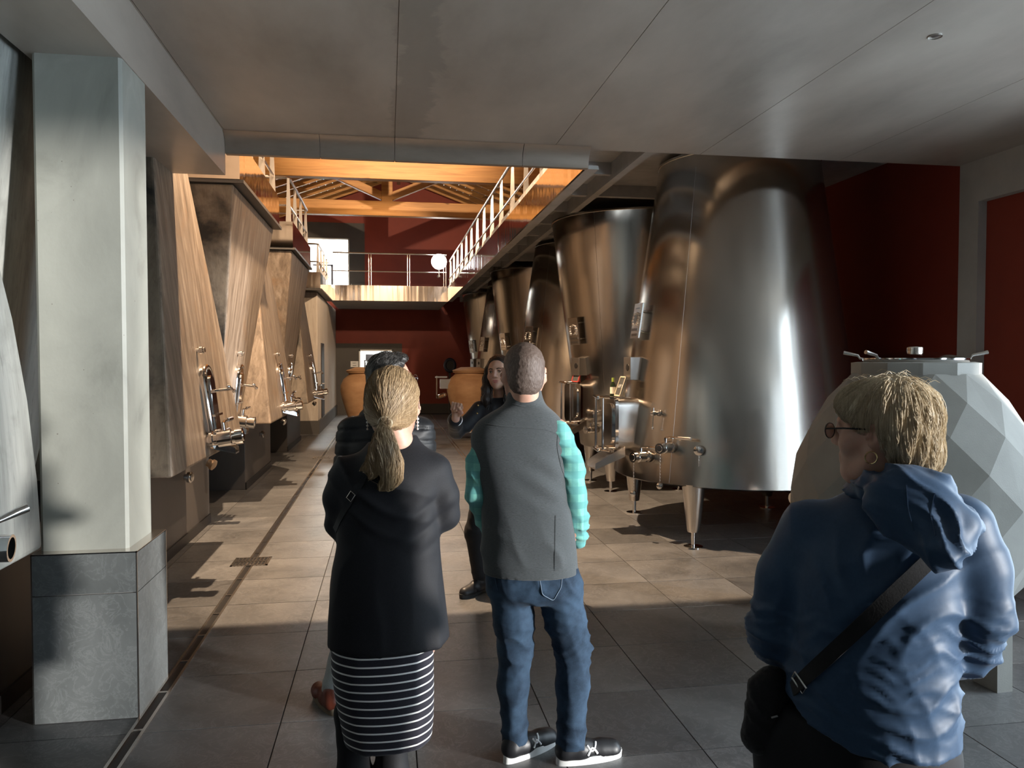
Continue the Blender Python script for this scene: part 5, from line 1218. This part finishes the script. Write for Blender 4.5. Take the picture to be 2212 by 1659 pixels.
bv = P.bvh([pony]); cs = surf_seeds(pony, 1500, lambda c: c[:, 2] > P(830, 1040)[2], 5)
m = hair_strands(bv, cs, lambda p: np.array([.25 * math.sin(p[2] * 24), 0, -1.0]), .16, 1500, .0005, .004, 10, .0012, 9, .14); P.mb(m, 'ponytail_strands', 'hair_blonde', pony)
m = MB(); m.tube([tie + np.array([.018 * math.cos(a), -.006 * math.sin(a) * .5, .0 + .018 * math.sin(a)]) for a in np.linspace(0, 2 * math.pi, 15)[:-1]], .006, 6, True); P.mb(m, 'hair_tie', 'hair_ash', pony)
def W1(p): return hc + HR @ (np.array(p) * .97)
for sx in (1, -1):
    e = W1((sx * .084, -.004, -.045)); m = MB()
    for k in range(4): m.ball(e + np.array([0, 0, -.006 - k * .011]), .0045 - .0004 * k, 8, 6)
    m.tube([e + np.array([0, 0, .004]), e - np.array([0, 0, .04])], .001, 4); P.mb(m, 'earring', 'pearl')
# coat
def fn(F):
    F.add(P.loft([(948, 822, 900, .045, .03), (962, 800, 915, .06, .02), (978, 768, 938, .082, .015), (1000, 728, 968, .10, .01), (1030, 722, 966, .118, .005), (1090, 724, 946, .122, 0), (1170, 726, 950, .12, .005), (1250, 716, 958, .13, .01), (1340, 706, 968, .14, .015), (1424, 706, 978, .147, .015)], 2.25), .01)
    F.add(P.loft([(938, 838, 902, .04, .035), (950, 828, 905, .048, .03), (968, 805, 912, .06, .025)], 2.1), .012)
    chain(F, [P(752, 1022, 0), P(733, 1075, .01), P(738, 1130, .06), P(795, 1142, .17)], (.055, .05, .048, .04), .03); chain(F, [P(938, 1016, 0), P(957, 1070, 0), P(960, 1112, .02), P(915, 1136, .15)], (.056, .052, .05, .04), .025)
    hz_ = P(850, 1424, -.13)[2]; F.cut(lambda X, Y, Z: hz_ + .02 * np.clip((X - .12) / .1, 0, 1) - Z)
def dc(V):
    lo = np.clip((1.15 - V[:, 2]) / .45, 0, 1); up = np.clip((V[:, 2] - 1.05) / .2, 0, 1)
    return .026 * folds(V, (1, .3, .12), .11, 1, .25, 21) * lo + .014 * folds(V, (.5, 0, 1), .10, 1, .5, 23) * up + .012 * folds(V, (.9, 0, -.6), .12, 1, .4, 27) * np.exp(-((V[:, 2] - 1.02) / .1) ** 2) - .003 + .012 * near(V, P(935, 1130, -.1), .13) * np.abs(np.sin(V[:, 2] * 45 - V[:, 0] * 30))
coat = garment(P, 'coat', 'black_jersey', fn, (-.34, -.2, .6), (.34, .3, 1.5), .0085, 2, dc)
def fn(F):
    F.add(P.loft([(1385, 716, 940, .125, .012), (1440, 714, 938, .13, .012), (1500, 722, 939, .13, .012), (1560, 733, 938, .128, .012), (1602, 742, 934, .124, .012)], 2.2), .01)
skirt = garment(P, 'skirt', 'striped_knit', fn, (-.3, -.18, .3), (.3, .2, .85), .008, 2, lambda V: .006 * folds(V, (1, .2, .1), .14, 1, .3, 31) - .002)
def fn(F):
    for (x0, x1, u) in ((764, 764, -.0), (846, 846, 0)):
        k, a = P(x0, 1590, .02), P(x1, 1610, .02); a = np.array([a[0], .02, .09]); chain(F, [np.array([k[0], .02, .5]), k, np.array([k[0], .01, .30]), a], (.065, .052, .054, .038), .02)
tights = garment(P, 'tights', 'tights', fn, (-.25, -.12, .04), (.15, .14, .6), .008, 2)
for x0, an in ((764, 1.65), (846, 1.45)):
    a = P(x0, 1610, .02); shoe(P, (a[0], -.04), an, .255, 'ankle_boot', 'shoe_black', 'rubber', .1, .038)
bv = P.bvh([coat])
bag1 = tag(bpy.data.objects.new('shoulder_bag', None), 'thin black shoulder bag strap with silver buckle across the black coat', 'bag'); COL.objects.link(bag1); bag1.location = P.root.location; bag1.rotation_euler = P.root.rotation_euler
h = smoothed(P.drape(bv, interp_path([(806, 988), (790, 1025), (762, 1070), (738, 1112), (722, 1150)], 50), .001), 3)
st_ = ribbon(P, h, .022, .003, 'strap', 'bag_black', bag1)
buckle(P, smoothed(P.drape(bv, [(758, 1069), (759.5, 1072), (761, 1075)], .004), 2)[1], h[26][0] - h[22][0], .013, .010, .0016, 'buckle', bag1)
bb = P(700, 1240, .1)
def fn(F): F.add(cap(np.array([-.1, .21, 1.0]), np.array([-.1, .21, .88]), .05, .055, ((0, 1, 0), .6)), .02)
garment(P, 'pouch', 'bag_black', fn, (-.25, .1, .76), (.05, .32, 1.1), .009, 2, None, bag1)

# ------------------------------------------------------------------ man in the puffer jacket
P = Person(835, 3.65, 'man with dark grey hair in a black quilted jacket, mostly hidden behind the ponytail woman')
hc = P(844, 820, .02); HR = rotz(-1.15)
lf = P(722, 1520, .03)
def fn(F):
    head_shapes(F, hc, HR, 1.0, neck_to=P(835, 905, .02), neck_r=.06)
    F.add(P.loft([(905, 790, 880, .07, .02), (950, 755, 910, .09, .02), (1100, 765, 905, .09, .02), (1230, 770, 900, .1, .02)]), .03)
    chain(F, [P(752, 935), P(742, 1030, .05), P(790, 1080, .2)], (.045, .04, .032), .02); chain(F, [P(915, 935), P(925, 1030, .05), P(880, 1080, .2)], (.045, .04, .032), .02)
    legs_body(F, [P(795, 1220, .02), P(870, 1220, .02)], [P(755, 1370, .04), P(870, 1370, .04)], [np.array([lf[0], .03, .09]), np.array([.1, .03, .09])], [np.array([lf[0] - .05, .14, .03]), np.array([.12, .15, .03])])
body_mesh(P, [(hc[0] - .13, hc[0] + .13, .006)], [(hc[1] - .14, hc[1] + .14, .006)], [(hc[2] - .17, hc[2] + .15, .006)], fn, 'skin_fair')
def fn(F):
    def W(p): return hc + HR @ np.array(p)
    F.add(ell(W((0, -.018, .034)), (.081, .103, .096), HR), .01); F.add(ell(W((0, -.06, -.03)), (.066, .05, .06), HR), .03); F.add(cap(W((-.04, .045, .1)), W((.04, .045, .1)), .022, .022), .03)
    q = HR.T
    F.cut(lambda X, Y, Z: ((X - hc[0]) * q[1, 0] + (Y - hc[1]) * q[1, 1]) - .03 - .75 * (Z - hc[2] - .05))
    for sx in (-1, 1): F.add(ell(W((sx * .088, .01, -.03)), (.03, .04, .05), HR), .012, 's')
hair = garment(P, 'hair', 'hair_dark_grey', fn, hc - .15, hc + .16, .006, 1, lambda V: .004 * vnoise(V * np.array([1, 1, .5]), 90, 2))
bv = P.bvh([hair]); fwd = HR @ np.array([0, 1, 0])
P.mb(hair_strands(bv, surf_seeds(hair, 260, lambda c: c[:, 2] > hc[2] + .02), lambda p: fwd * .6 + np.array([0, 0, .5 if (p - hc) @ fwd < 0 else -.2]), .05, 260, .0014, .005, 7, .001), 'hair_strands', 'hair_dark_grey', hair)
def W4(p): return hc + HR @ np.array(p)
m = MB()
for sx in (-1, 1):
    m.tube([W4((sx * .034 + .024 * math.cos(a), .112, .004 + .019 * math.sin(a))) for a in np.linspace(0, 2 * math.pi, 17)[:-1]], .002, 5, True); m.tube([W4((sx * .058, .11, .008)), W4((sx * .08, .05, .01)), W4((sx * .085, -.01, .006))], .002, 5)
m.tube([W4((-.01, .113, .006)), W4((.01, .113, .006))], .002, 5); P.mb(m, 'glasses', 'glasses_frame')
def fn(F):
    F.add(P.loft([(872, 800, 872, .07, .02), (892, 775, 896, .09, .02), (915, 748, 922, .11, .015), (960, 742, 926, .135, .01), (1060, 748, 920, .14, .01), (1180, 750, 915, .14, .01), (1250, 755, 910, .14, .01)], 2.3), .01)
    chain(F, [P(756, 930), P(750, 1010, .03), P(790, 1070, .18)], (.062, .06, .05), .03); chain(F, [P(912, 930), P(918, 1010, .03), P(880, 1070, .18)], (.062, .06, .05), .03)
puf = garment(P, 'puffer_jacket', 'puffer_black', fn, (-.36, -.22, .5), (.36, .32, 1.55), .009, 2, lambda V: -.009 * np.exp(-(np.abs(np.cos(math.pi * (V[:, 2] + .10 * np.abs(V[:, 0])) / .06)) / .28) ** 2) + .004 * vnoise(V, 22, 4))
def fn(F):
    F.add(P.loft([(1215, 760, 905, .115, .02), (1270, 765, 905, .115, .02)], 2.2), .02)
    chain(F, [P(800, 1260, .02), P(757, 1370, .04), np.array([lf[0], .03, .10])], (.09, .075, .058), .03); chain(F, [P(868, 1260, .02), P(872, 1370, .04), np.array([.1, .03, .10])], (.09, .075, .058), .03)
garment(P, 'trousers', 'grey_wool', fn, (-.4, -.16, .05), (.3, .2, .95), .009, 2, lambda V: .008 * folds(V, (.3, 0, 1), .08, 1, .5, 41) * np.clip((.5 - V[:, 2]) / .3, .2, 1))
shoe(P, (lf[0] + .01, -.05), 1.95, .29, 'leather_shoe', 'shoe_brown', 'sole_tan', .09); shoe(P, (.1, -.05), 1.45, .29, 'leather_shoe', 'shoe_brown', 'sole_tan', .09)
# ------------------------------------------------------------------ the guide
P = Person(1078, 5.4, 'guide with long dark hair in a black jacket, talking with one raised fist')
hc = P(1077, 805, 0); HR = rotz(math.pi - .28) @ rotx(.03) @ roty(.06)
wr = P(984, 905, -.30); el = P(986, 931, -.08); sh = P(1032, 880, 0)
hand_c = P(990, 888, -.32)
def fn(F):
    head_shapes(F, hc, HR, .98, male=False, neck_to=P(1082, 868, .02), neck_r=.05)
    F.add(P.loft([(862, 1050, 1110, .05, .02), (885, 1030, 1130, .07, .02), (980, 1040, 1122, .07, .02), (1060, 1032, 1128, .08, .02)]), .03)
    chain(F, [sh, el, wr], (.04, .036, .026), .02); chain(F, [P(1128, 885), P(1140, 950, .02), P(1128, 1000, -.06)], (.04, .034, .026), .02)
    # raised hand: palm, four curled fingers, thumb against the index
    up = np.array([.18, -.1, .98]); up /= np.linalg.norm(up); rt = np.array([.95, -.25, -.2]); rt -= up * (rt @ up); rt /= np.linalg.norm(rt); fwd = np.cross(rt, up)   # fwd: back of the hand faces away
    if fwd[1] > 0: fwd = -fwd
    c = wr + up * .055
    def H(a, b, d): return c + rt * a + up * b + fwd * d
    F.add(cap(wr, H(0, -.02, 0), .024, .026, None), .012); F.add(cap(H(-.02, -.01, 0), H(-.022, .028, 0), .017, .014), .012); F.add(cap(H(.016, -.012, 0), H(.022, .026, 0), .018, .014), .012); F.add(cap(H(0, -.01, 0), H(0, .03, 0), .017, .014), .012)
    for i, (x, L, cu) in enumerate(((-.031, .85, 1.0), (-.011, .98, .95), (.010, 1.05, .9), (.031, .98, .8))):
        k0 = H(x, .03 + (.004 if 0 < i < 3 else -.004), -.004); k1 = H(x * .95, .036 + .022 * (1 - .3 * cu), .03 * L); k2 = H(x * .85, .012 + .012 * (1 - cu), .045 * L); k3 = H(x * .75, .002, .028)
        chain(F, [k0, k1, k2, k3], (.0098, .0092, .0086, .0078), .004)
    chain(F, [H(.024, -.02, .01), H(.043, .0, .028), H(.036, .022, .048), H(.024, .034, .054)], (.0135, .0115, .0098, .0085), .004)
    legs_body(F, [P(1050, 1050, .02), P(1110, 1050, .02)], [P(1026, 1150, .02), P(1112, 1150, .02)], [P(1034, 1262, .02) * np.array([1, 1, 0]) + (0, 0, .09), P(1090, 1262, .02) * np.array([1, 1, 0]) + (0, 0, .09)], [P(1020, 1262, -.1) * np.array([1, 1, 0]) + (0, 0, .03), P(1085, 1262, -.12) * np.array([1, 1, 0]) + (0, 0, .03)])
body = body_mesh(P, [(hc[0] - .12, hc[0] + .12, .0045), (wr[0] - .07, wr[0] + .08, .0036)], [(hc[1] - .14, hc[1] + .14, .0045), (wr[1] - .1, wr[1] + .06, .0036)], [(hc[2] - .16, hc[2] + .15, .0045), (wr[2] - .03, wr[2] + .13, .0036)], fn, 'skin_warm')
def W(p): return hc + HR @ (np.array(p) * .98)
for sx in (-1, 1):
    m = MB(); m.ball((0, 0, 0), (.011, .0098, .0075), 12, 8); e = P.mb(m, 'eye', 'eye_white'); e.location = W((sx * .031, .0865, .004)); e.rotation_euler = Matrix(HR.tolist()).to_euler()
    m = MB(); m.ball((sx * .001, .0075, 0), (.0052, .004, .0052), 10, 6); P.mb(m, 'iris', 'iris', e)
    m = MB(); m.tube([W((sx * .014, .1, .024)), W((sx * .03, .1, .029)), W((sx * .047, .088, .024))], [.003, .0034, .0018], 6); P.mb(m, 'eyebrow', 'brow')
    m = MB(); m.tube([W((sx * .02, .0955, .0095)), W((sx * .031, .0975, .0125)), W((sx * .043, .0925, .0085))], .0018, 5); P.mb(m, 'eyelash', 'brow')
m = MB(); m.tube([W((-.023, .0935, -.0605)), W((-.01, .1005, -.057)), (W((0, .1005, -.0585))), W((.01, .1005, -.057)), W((.023, .0935, -.0605))], [.002, .0044, .004, .0044, .002], 6); m.tube([W((-.02, .0935, -.067)), W((0, .1, -.071)), W((.02, .0935, -.067))], [.002, .0052, .002], 6); P.mb(m, 'lips', 'lip')
def fn(F):
    F.add(ell(W((0, -.02, .036)), (.086, .098, .094), HR), .01); F.add(ell(W((0, -.055, -.03)), (.085, .06, .09), HR), .04)
    q = HR.T
    def fy(X, Y, Z): return (X - hc[0]) * q[1, 0] + (Y - hc[1]) * q[1, 1] + (Z - hc[2]) * q[1, 2]
    def fx(X, Y, Z): return (X - hc[0]) * q[0, 0] + (Y - hc[1]) * q[0, 1] + (Z - hc[2]) * q[0, 2]
    F.cut(lambda X, Y, Z: fy(X, Y, Z) - np.maximum(.02 + .55 * (Z - hc[2] - .02), -.02) - np.clip((np.abs(fx(X, Y, Z)) - .05) * 1.4, 0, .05))
    for sx in (-1, 1): chain(F, [W((sx * .072, .02, .03)), W((sx * .082, .018, -.04)), W((sx * .086, .035, -.11)), W((sx * .085, .055, -.19)), W((sx * .08, .06, -.27))], (.022, .027, .034, .034, .012), .02)
    F.add(cap(W((0, -.07, -.05)), W((0, -.085, -.25)), .07, .05, (HR @ np.array([0, 1, 0]), .5)), .03)
hair = garment(P, 'hair', 'hair_black', fn, hc + np.array([-.17, -.16, -.33]), hc + np.array([.17, .18, .16]), .006, 1, lambda V: .004 * vnoise(np.stack([V[:, 0] * 70 + 3 * np.sin(V[:, 2] * 26), V[:, 1] * 60, V[:, 2] * 6], 1), 1, 4))
bv = P.bvh([hair]); P.mb(hair_strands(bv, surf_seeds(hair, 200, lambda c: c[:, 2] < hc[2] + .06), lambda p: np.array([.3 * math.sin(p[2] * 26), 0, -1.]), .16, 200, .0016, .007, 9, .005), 'hair_strands', 'hair_black', hair)
def fn(F):
    F.add(P.loft([(858, 1052, 1110, .065, .02), (872, 1036, 1128, .085, .015), (900, 1028, 1136, .105, .01), (960, 1030, 1134, .11, .01), (1060, 1014, 1142, .125, .01)], 2.3), .01)
    chain(F, [P(1036, 884, 0), P(1008, 915, -.05), el, P(983, 917, -.2), P(982, 910, -.275)], (.062, .056, .055, .048, .046), .02); chain(F, [P(1124, 886), P(1142, 950, .02), P(1130, 1005, -.06)], (.06, .055, .045), .02)
    F.add(cap(P(1066, 880, -.07), P(1060, 980, -.1), .016, .012), .012)
jk = garment(P, 'jacket', 'guide_jacket', fn, (-.4, -.36, .6), (.36, .24, 1.5), .0085, 2, lambda V: .010 * folds(V, (.4, .2, 1), .09, 1, .5, 51) - .003)
m = MB(); a = P(983, 905, -.285); d = (wr - el); d /= np.linalg.norm(d); s1 = np.cross(d, [1, 0, 0]); s1 /= np.linalg.norm(s1); s2 = np.cross(d, s1)
m.tube([a - d * .012 + (s1 * math.cos(t) + s2 * math.sin(t)) * .047 for t in np.linspace(0, 2 * math.pi, 21)[:-1]], .004, 6, True); P.mb(m, 'cuff_zip', 'dull_steel', jk)
m = MB(); q = P.drape(P.bvh([jk]), [(1033, 876), (1031, 893)], .001)
for h in q: m.ball(h[0], .007, 8, 6)
P.mb(m, 'snap_button', 'gold', jk)
def fn(F):
    F.add(P.loft([(1030, 1028, 1130, .11, .01), (1080, 1022, 1134, .11, .01)], 2.2), .02)
    for x0, x1, x2 in ((1046, 1025, 1036), (1108, 1110, 1090)):
        a = P(x2, 1262, .02); chain(F, [P(x0, 1070, .01), P(x1, 1150, 0), np.array([a[0], .02, .11])], (.088, .068, .05), .03)
garment(P, 'trousers', 'tights', fn, (-.34, -.16, .06), (.3, .18, .95), .009, 2, lambda V: .007 * folds(V, (.3, 0, 1), .08, 1, .5, 61))
for px, an in ((1040, -2.3), (1088, -1.75)):
    a = P(px, 1262, .02); u = shoe(P, (a[0] + .03, .06), an, .26, 'lace_shoe', 'shoe_black', 'rubber', .1, .04)
    c_, s_ = math.cos(an), math.sin(an); m = MB()
    for k in range(4):
        x = .1 + k * .018; z = .1 - k * .009; f = lambda b: (a[0] + .03 + x * c_ - b * s_, .06 + x * s_ + b * c_, z)
        m.tube([f(-.016), (f(0)[0], f(0)[1], z + .006), f(.016)], .0022, 5)
    P.mb(m, 'laces', 'grey_wool', u)

# ------------------------------------------------------------------ visitor in the blue jacket
P = Person(1900, 1.85, 'older woman with short blond hair and glasses in a blue hooded rain jacket')
hc = P(1908, 930, .0); hs = .93; HR = rotz(math.pi / 2 - .36) @ rotx(-.06)
def W(p): return hc + HR @ (np.array(p) * hs)
def fn(F):
    head_shapes(F, hc, HR, hs, male=False, neck_to=P(1925, 1075, .04), neck_r=.062)
    F.add(ell(W((0, .03, -.10)), (.05, .055, .035), HR), .03)
    F.add(P.loft([(1090, 1830, 2010, .06, .03), (1150, 1760, 2060, .09, .03), (1400, 1740, 2050, .12, .03), (1640, 1730, 2050, .13, .03)]), .03)
    chain(F, [P(1745, 1160), P(1672, 1370, .03), P(1720, 1420, .2)], (.045, .036, .03), .02); chain(F, [P(2080, 1150), P(2122, 1330, .03), P(2060, 1420, .2)], (.045, .036, .03), .02)
    for u in (-.16, .05): chain(F, [np.array([u, .04, .75]), np.array([u - .01, .05, .45]), np.array([u - .01, .05, .09])], (.09, .06, .04), .03); F.add(cap((u - .01, .05, .05), (u - .06, .18, .03), .034, .028), .02)
body = body_mesh(P, [(hc[0] - .14, hc[0] + .13, .0042)], [(hc[1] - .13, hc[1] + .14, .0042)], [(hc[2] - .16, hc[2] + .14, .0042)], fn, 'skin_fair')
q3 = HR.T
def fx(X, Y, Z): return (X - hc[0]) * q3[0, 0] + (Y - hc[1]) * q3[0, 1] + (Z - hc[2]) * q3[0, 2]
def fy(X, Y, Z): return (X - hc[0]) * q3[1, 0] + (Y - hc[1]) * q3[1, 1] + (Z - hc[2]) * q3[1, 2]
def fz(X, Y, Z): return (X - hc[0]) * q3[2, 0] + (Y - hc[1]) * q3[2, 1] + (Z - hc[2]) * q3[2, 2]
def fn(F):
    F.add(ell(W((0, -.02, .034)), (.083, .099, .086), HR), .01); F.add(ell(W((0, -.05, -.02)), (.072, .054, .07), HR), .04); F.add(ell(W((0, .05, .066)), (.062, .045, .036), HR), .04)
    F.add(cap(W((0, -.07, -.06)), W((0, -.06, -.112)), .05, .032), .03)
    F.cut(lambda X, Y, Z: fy(X, Y, Z) - np.clip(.012 + 1.1 * (fz(X, Y, Z) + .01), -.025, .2))
    for sx in (-1, 1): F.add(ell(W((sx * .098, .012, -.035)), (.036, .03, .036), HR), .014, 's')
def dh(V):
    l = (V - hc) @ HR; th = np.arctan2(l[:, 0], l[:, 1] + .02)
    return .005 * vnoise(np.stack([th * 7 + l[:, 2] * 14, l[:, 2] * 9, th * 2], 1), 1.0, 3) + .0018 * vnoise(np.stack([th * 26 + l[:, 2] * 20, l[:, 2] * 12, th * 2], 1), 1.0, 6)
hair = garment(P, 'hair', 'hair_ash', fn, hc - .17, hc + .16, .005, 1, dh)
bv = P.bvh([hair]); crown = W((0, -.05, .12)); side_ = HR @ np.array([0, -1, 0]); f3 = HR @ np.array([0, 1, 0])
def hf(p):
    d = p - crown; l = (p - hc) @ HR; d = d / (np.linalg.norm(d) + 1e-5)
    return d + np.array([0, 0, -.75]) + (f3 * .5 if l[1] > .02 else side_ * .1)
P.mb(hair_strands(bv, surf_seeds(hair, 2600, lambda c: np.ones(len(c), bool), 4), hf, .07, 2600, .0006, .0035, 7, .0002, 11, .05), 'hair_strands', 'hair_ash', hair)
rs = np.random.RandomState(5); m = MB()
for q in surf_seeds(hair, 40, lambda c: c[:, 2] > hc[2] + .095, 8):   # fly-away hairs on top
    d = rs.normal(0, 1, 3); d[2] = 0; d /= np.linalg.norm(d); m.tube([q, q + d * .008 + np.array([0, 0, .008]), q + d * .02 + np.array([0, 0, .012]), q + d * .032 + np.array([0, 0, .006])], .0005, 3)
P.mb(m, 'flyaway_hair', 'hair_ash', hair)
m = MB()
for sx in (-1, 1):
    m.tube([W((sx * .036 + .026 * math.cos(a), .110, .002 + .018 * math.sin(a))) for a in np.linspace(0, 2 * math.pi, 17)[:-1]], .0016, 5, True); m.tube([W((sx * .062, .108, .008)), W((sx * .076, .06, .01)), W((sx * .084, .0, .008))], .002, 5)
m.tube([W((-.012, .111, .004)), W((.012, .111, .004))], .0016, 5); gls = P.mb(m, 'glasses', 'glasses_frame')
for sx in (-1, 1):
    m = MB(); m.prism([(sx * .036 + .0255 * math.cos(a), .002 + .0175 * math.sin(a)) for a in np.linspace(0, 2 * math.pi, 17)[:-1]], lambda p: W((p[0], .1095, p[1])), lambda p: W((p[0], .1108, p[1]))); P.mb(m, 'lens', 'lens', gls)
e = W((-.082, -.004, -.043)); a1 = HR @ np.array([0, 1, 0]); m = MB(); m.tube([e + np.array([0, 0, -.012]) + a1 * .0125 * math.cos(t) + np.array([0, 0, .0125]) * math.sin(t) + (HR @ np.array([-.004, 0, 0])) for t in np.linspace(0, 2 * math.pi, 23)[:-1]], .0014, 6, True); P.mb(m, 'hoop_earring', 'gold')
# jacket
def hem(X): 
    a, b, c_ = P(1725, 1552, -.12), P(1850, 1640, -.15), P(2070, 1668, -.12)
    return np.interp(X, [a[0] - .08, a[0], b[0], c_[0]], [a[2] + .05, a[2], b[2], c_[2]])
def fn(F):
    F.add(P.loft([(1045, 1850, 1995, .075, .04), (1070, 1800, 2040, .09, .03), (1100, 1752, 2085, .11, .02), (1150, 1712, 2105, .14, .01), (1230, 1705, 2095, .155, 0), (1330, 1706, 2078, .155, 0), (1430, 1694, 2080, .16, 0), (1530, 1690, 2090, .168, .01), (1690, 1700, 2078, .17, .01)], 2.3), .01)
    chain(F, [P(1752, 1145, 0), P(1700, 1245, 0), P(1672, 1360, 0), P(1690, 1412, .1), P(1740, 1430, .2)], (.076, .07, .06, .057, .05), .025)
    chain(F, [P(2072, 1138, 0), P(2108, 1230, 0), P(2118, 1330, .0), P(2098, 1395, .06), P(2060, 1425, .18)], (.076, .069, .06, .057, .05), .025)
    F.cut(lambda X, Y, Z: hem(X) - Z)
def dj(V):
    z0, z1 = P(1900, 1330)[2], P(1900, 1600)[2]; w1 = np.clip((P(1900, 1230)[2] - V[:, 2]) / .12, 0, 1)
    return .010 * folds(V, (.18, 0, 1), .055, 1, .55, 71) * w1 + .008 * folds(V, (-.7, 0, 1), .09, 1, .4, 73) * np.exp(-((V[:, 2] - z0 - .06) / .12) ** 2) + .006 * folds(V, (1, 0, .5), .07, 1, .5, 77) + .0045 * folds(V, (.15, 0, 1), .03, 1, .6, 79) * w1 - .007
jk = garment(P, 'jacket', 'blue_shell', fn, (-.36, -.26, .75), (.36, .32, 1.5), .007, 1, dj)
def fn(F):
    chain(F, [P(1850, 1052, .02), P(1885, 1052, -.06), P(1950, 1040, -.10), P(2020, 1062, -.09), P(2060, 1085, -.02)], (.026, .03, .034, .032, .024), .02)
    F.add(ell(P(1985, 1110, -.135), (.105, .04, .075), roty(.42)), .03); F.add(cap(P(1905, 1072, -.12), P(2035, 1192, -.175), .028, .034), .03); F.add(cap(P(2035, 1192, -.175), P(2095, 1130, -.12), .034, .024), .03)
    F.add(cap(P(2030, 1065, -.09), P(2105, 1135, -.09), .022, .02), .02)
def dho(V): return .012 * folds(V, (1, 0, .8), .05, 1, .5, 81) + .006 * folds(V, (.2, 0, 1), .04, 1, .5, 83) - .005
hood = garment(P, 'hood', 'blue_shell', fn, P(1830, 1260, -.3) - .02, P(2130, 1010, .08) + .03, .006, 1, dho, jk)
bv = P.bvh([hood, jk]); 
for pts in ([(1958, 1044), (1962, 1100), (1975, 1150)], [(2020, 1062), (2010, 1110), (2022, 1160)]):
    h = smoothed(P.drape(bv, interp_path(pts, 30), .0006), 2); m = MB(); m.tube([q[0] for q in h], .0014, 4); P.mb(m, 'seam', 'blue_shell', hood)
def fn(F):
    F.add(P.loft([(1500, 1690, 2060, .15, .02), (1660, 1685, 2050, .15, .02), (1700, 1690, 2040, .14, .02)], 2.2), .02)
    for u in (-.15, .06): chain(F, [np.array([u, .03, .78]), np.array([u - .01, .04, .45]), np.array([u - .02, .05, .09])], (.115, .085, .065), .03)
garment(P, 'trousers', 'tights', fn, (-.36, -.2, .04), (.32, .26, 1.0), .01, 2)
for u, an in ((-.16, 1.9), (.05, 1.8)): shoe(P, (u, -.03), an, .26, 'walking_shoe', 'shoe_black', 'rubber', .09, .042)
bag = tag(bpy.data.objects.new('shoulder_bag', None), 'black crossbody bag with silver buckle on the hip of the blue jacket', 'bag'); COL.objects.link(bag); bag.location = P.root.location; bag.rotation_euler = P.root.rotation_euler
bc = P(1640, 1535, -.06)
def fn(F):
    A = [P(1668, 1462, -.02), P(1625, 1500, -.03), P(1618, 1590, -.03), P(1655, 1605, -.02)]
    F.add(cap(P(1660, 1480, -.03), P(1632, 1590, -.03), .036, .034), .02); F.add(cap(P(1652, 1500, -.03), P(1645, 1600, -.03), .036, .028), .02); F.add(cap(P(1675, 1470, -.02), P(1668, 1570, -.02), .03, .03), .02)
pouch = garment(P, 'pouch', 'bag_black', fn, P(1560, 1680, -.12) - .01, P(1720, 1420, .06) + .02, .0055, 2, lambda V: .007 * folds(V, (1, 0, .3), .05, 1, .5, 91) + .0015 * vnoise(V, 140, 3), bag)
bv = P.bvh([jk]); h = smoothed(P.drape(bv, interp_path([(1690, 1512), (1728, 1474), (1800, 1408), (1880, 1332), (1950, 1265), (2020, 1198)], 70), .004), 4)
strap = ribbon(P, h, .030, .004, 'strap', 'bag_black', bag)
buckle(P, smoothed(P.drape(bv, [(1727, 1472), (1729, 1473), (1731, 1474)], .008), 2)[1], h[14][0] - h[8][0], .014, .019, .0022, 'buckle', bag)
bv = P.bvh([pouch]); q = P.drape(bv, [(1672, 1548)], .002)
if q:
    m = MB(); m.bar(q[0][0] - Vector((.008, 0, .004)), q[0][0] + Vector((.008, 0, .004)), .004, .004); P.mb(m, 'zip_pull', 'belt_metal', pouch, False)
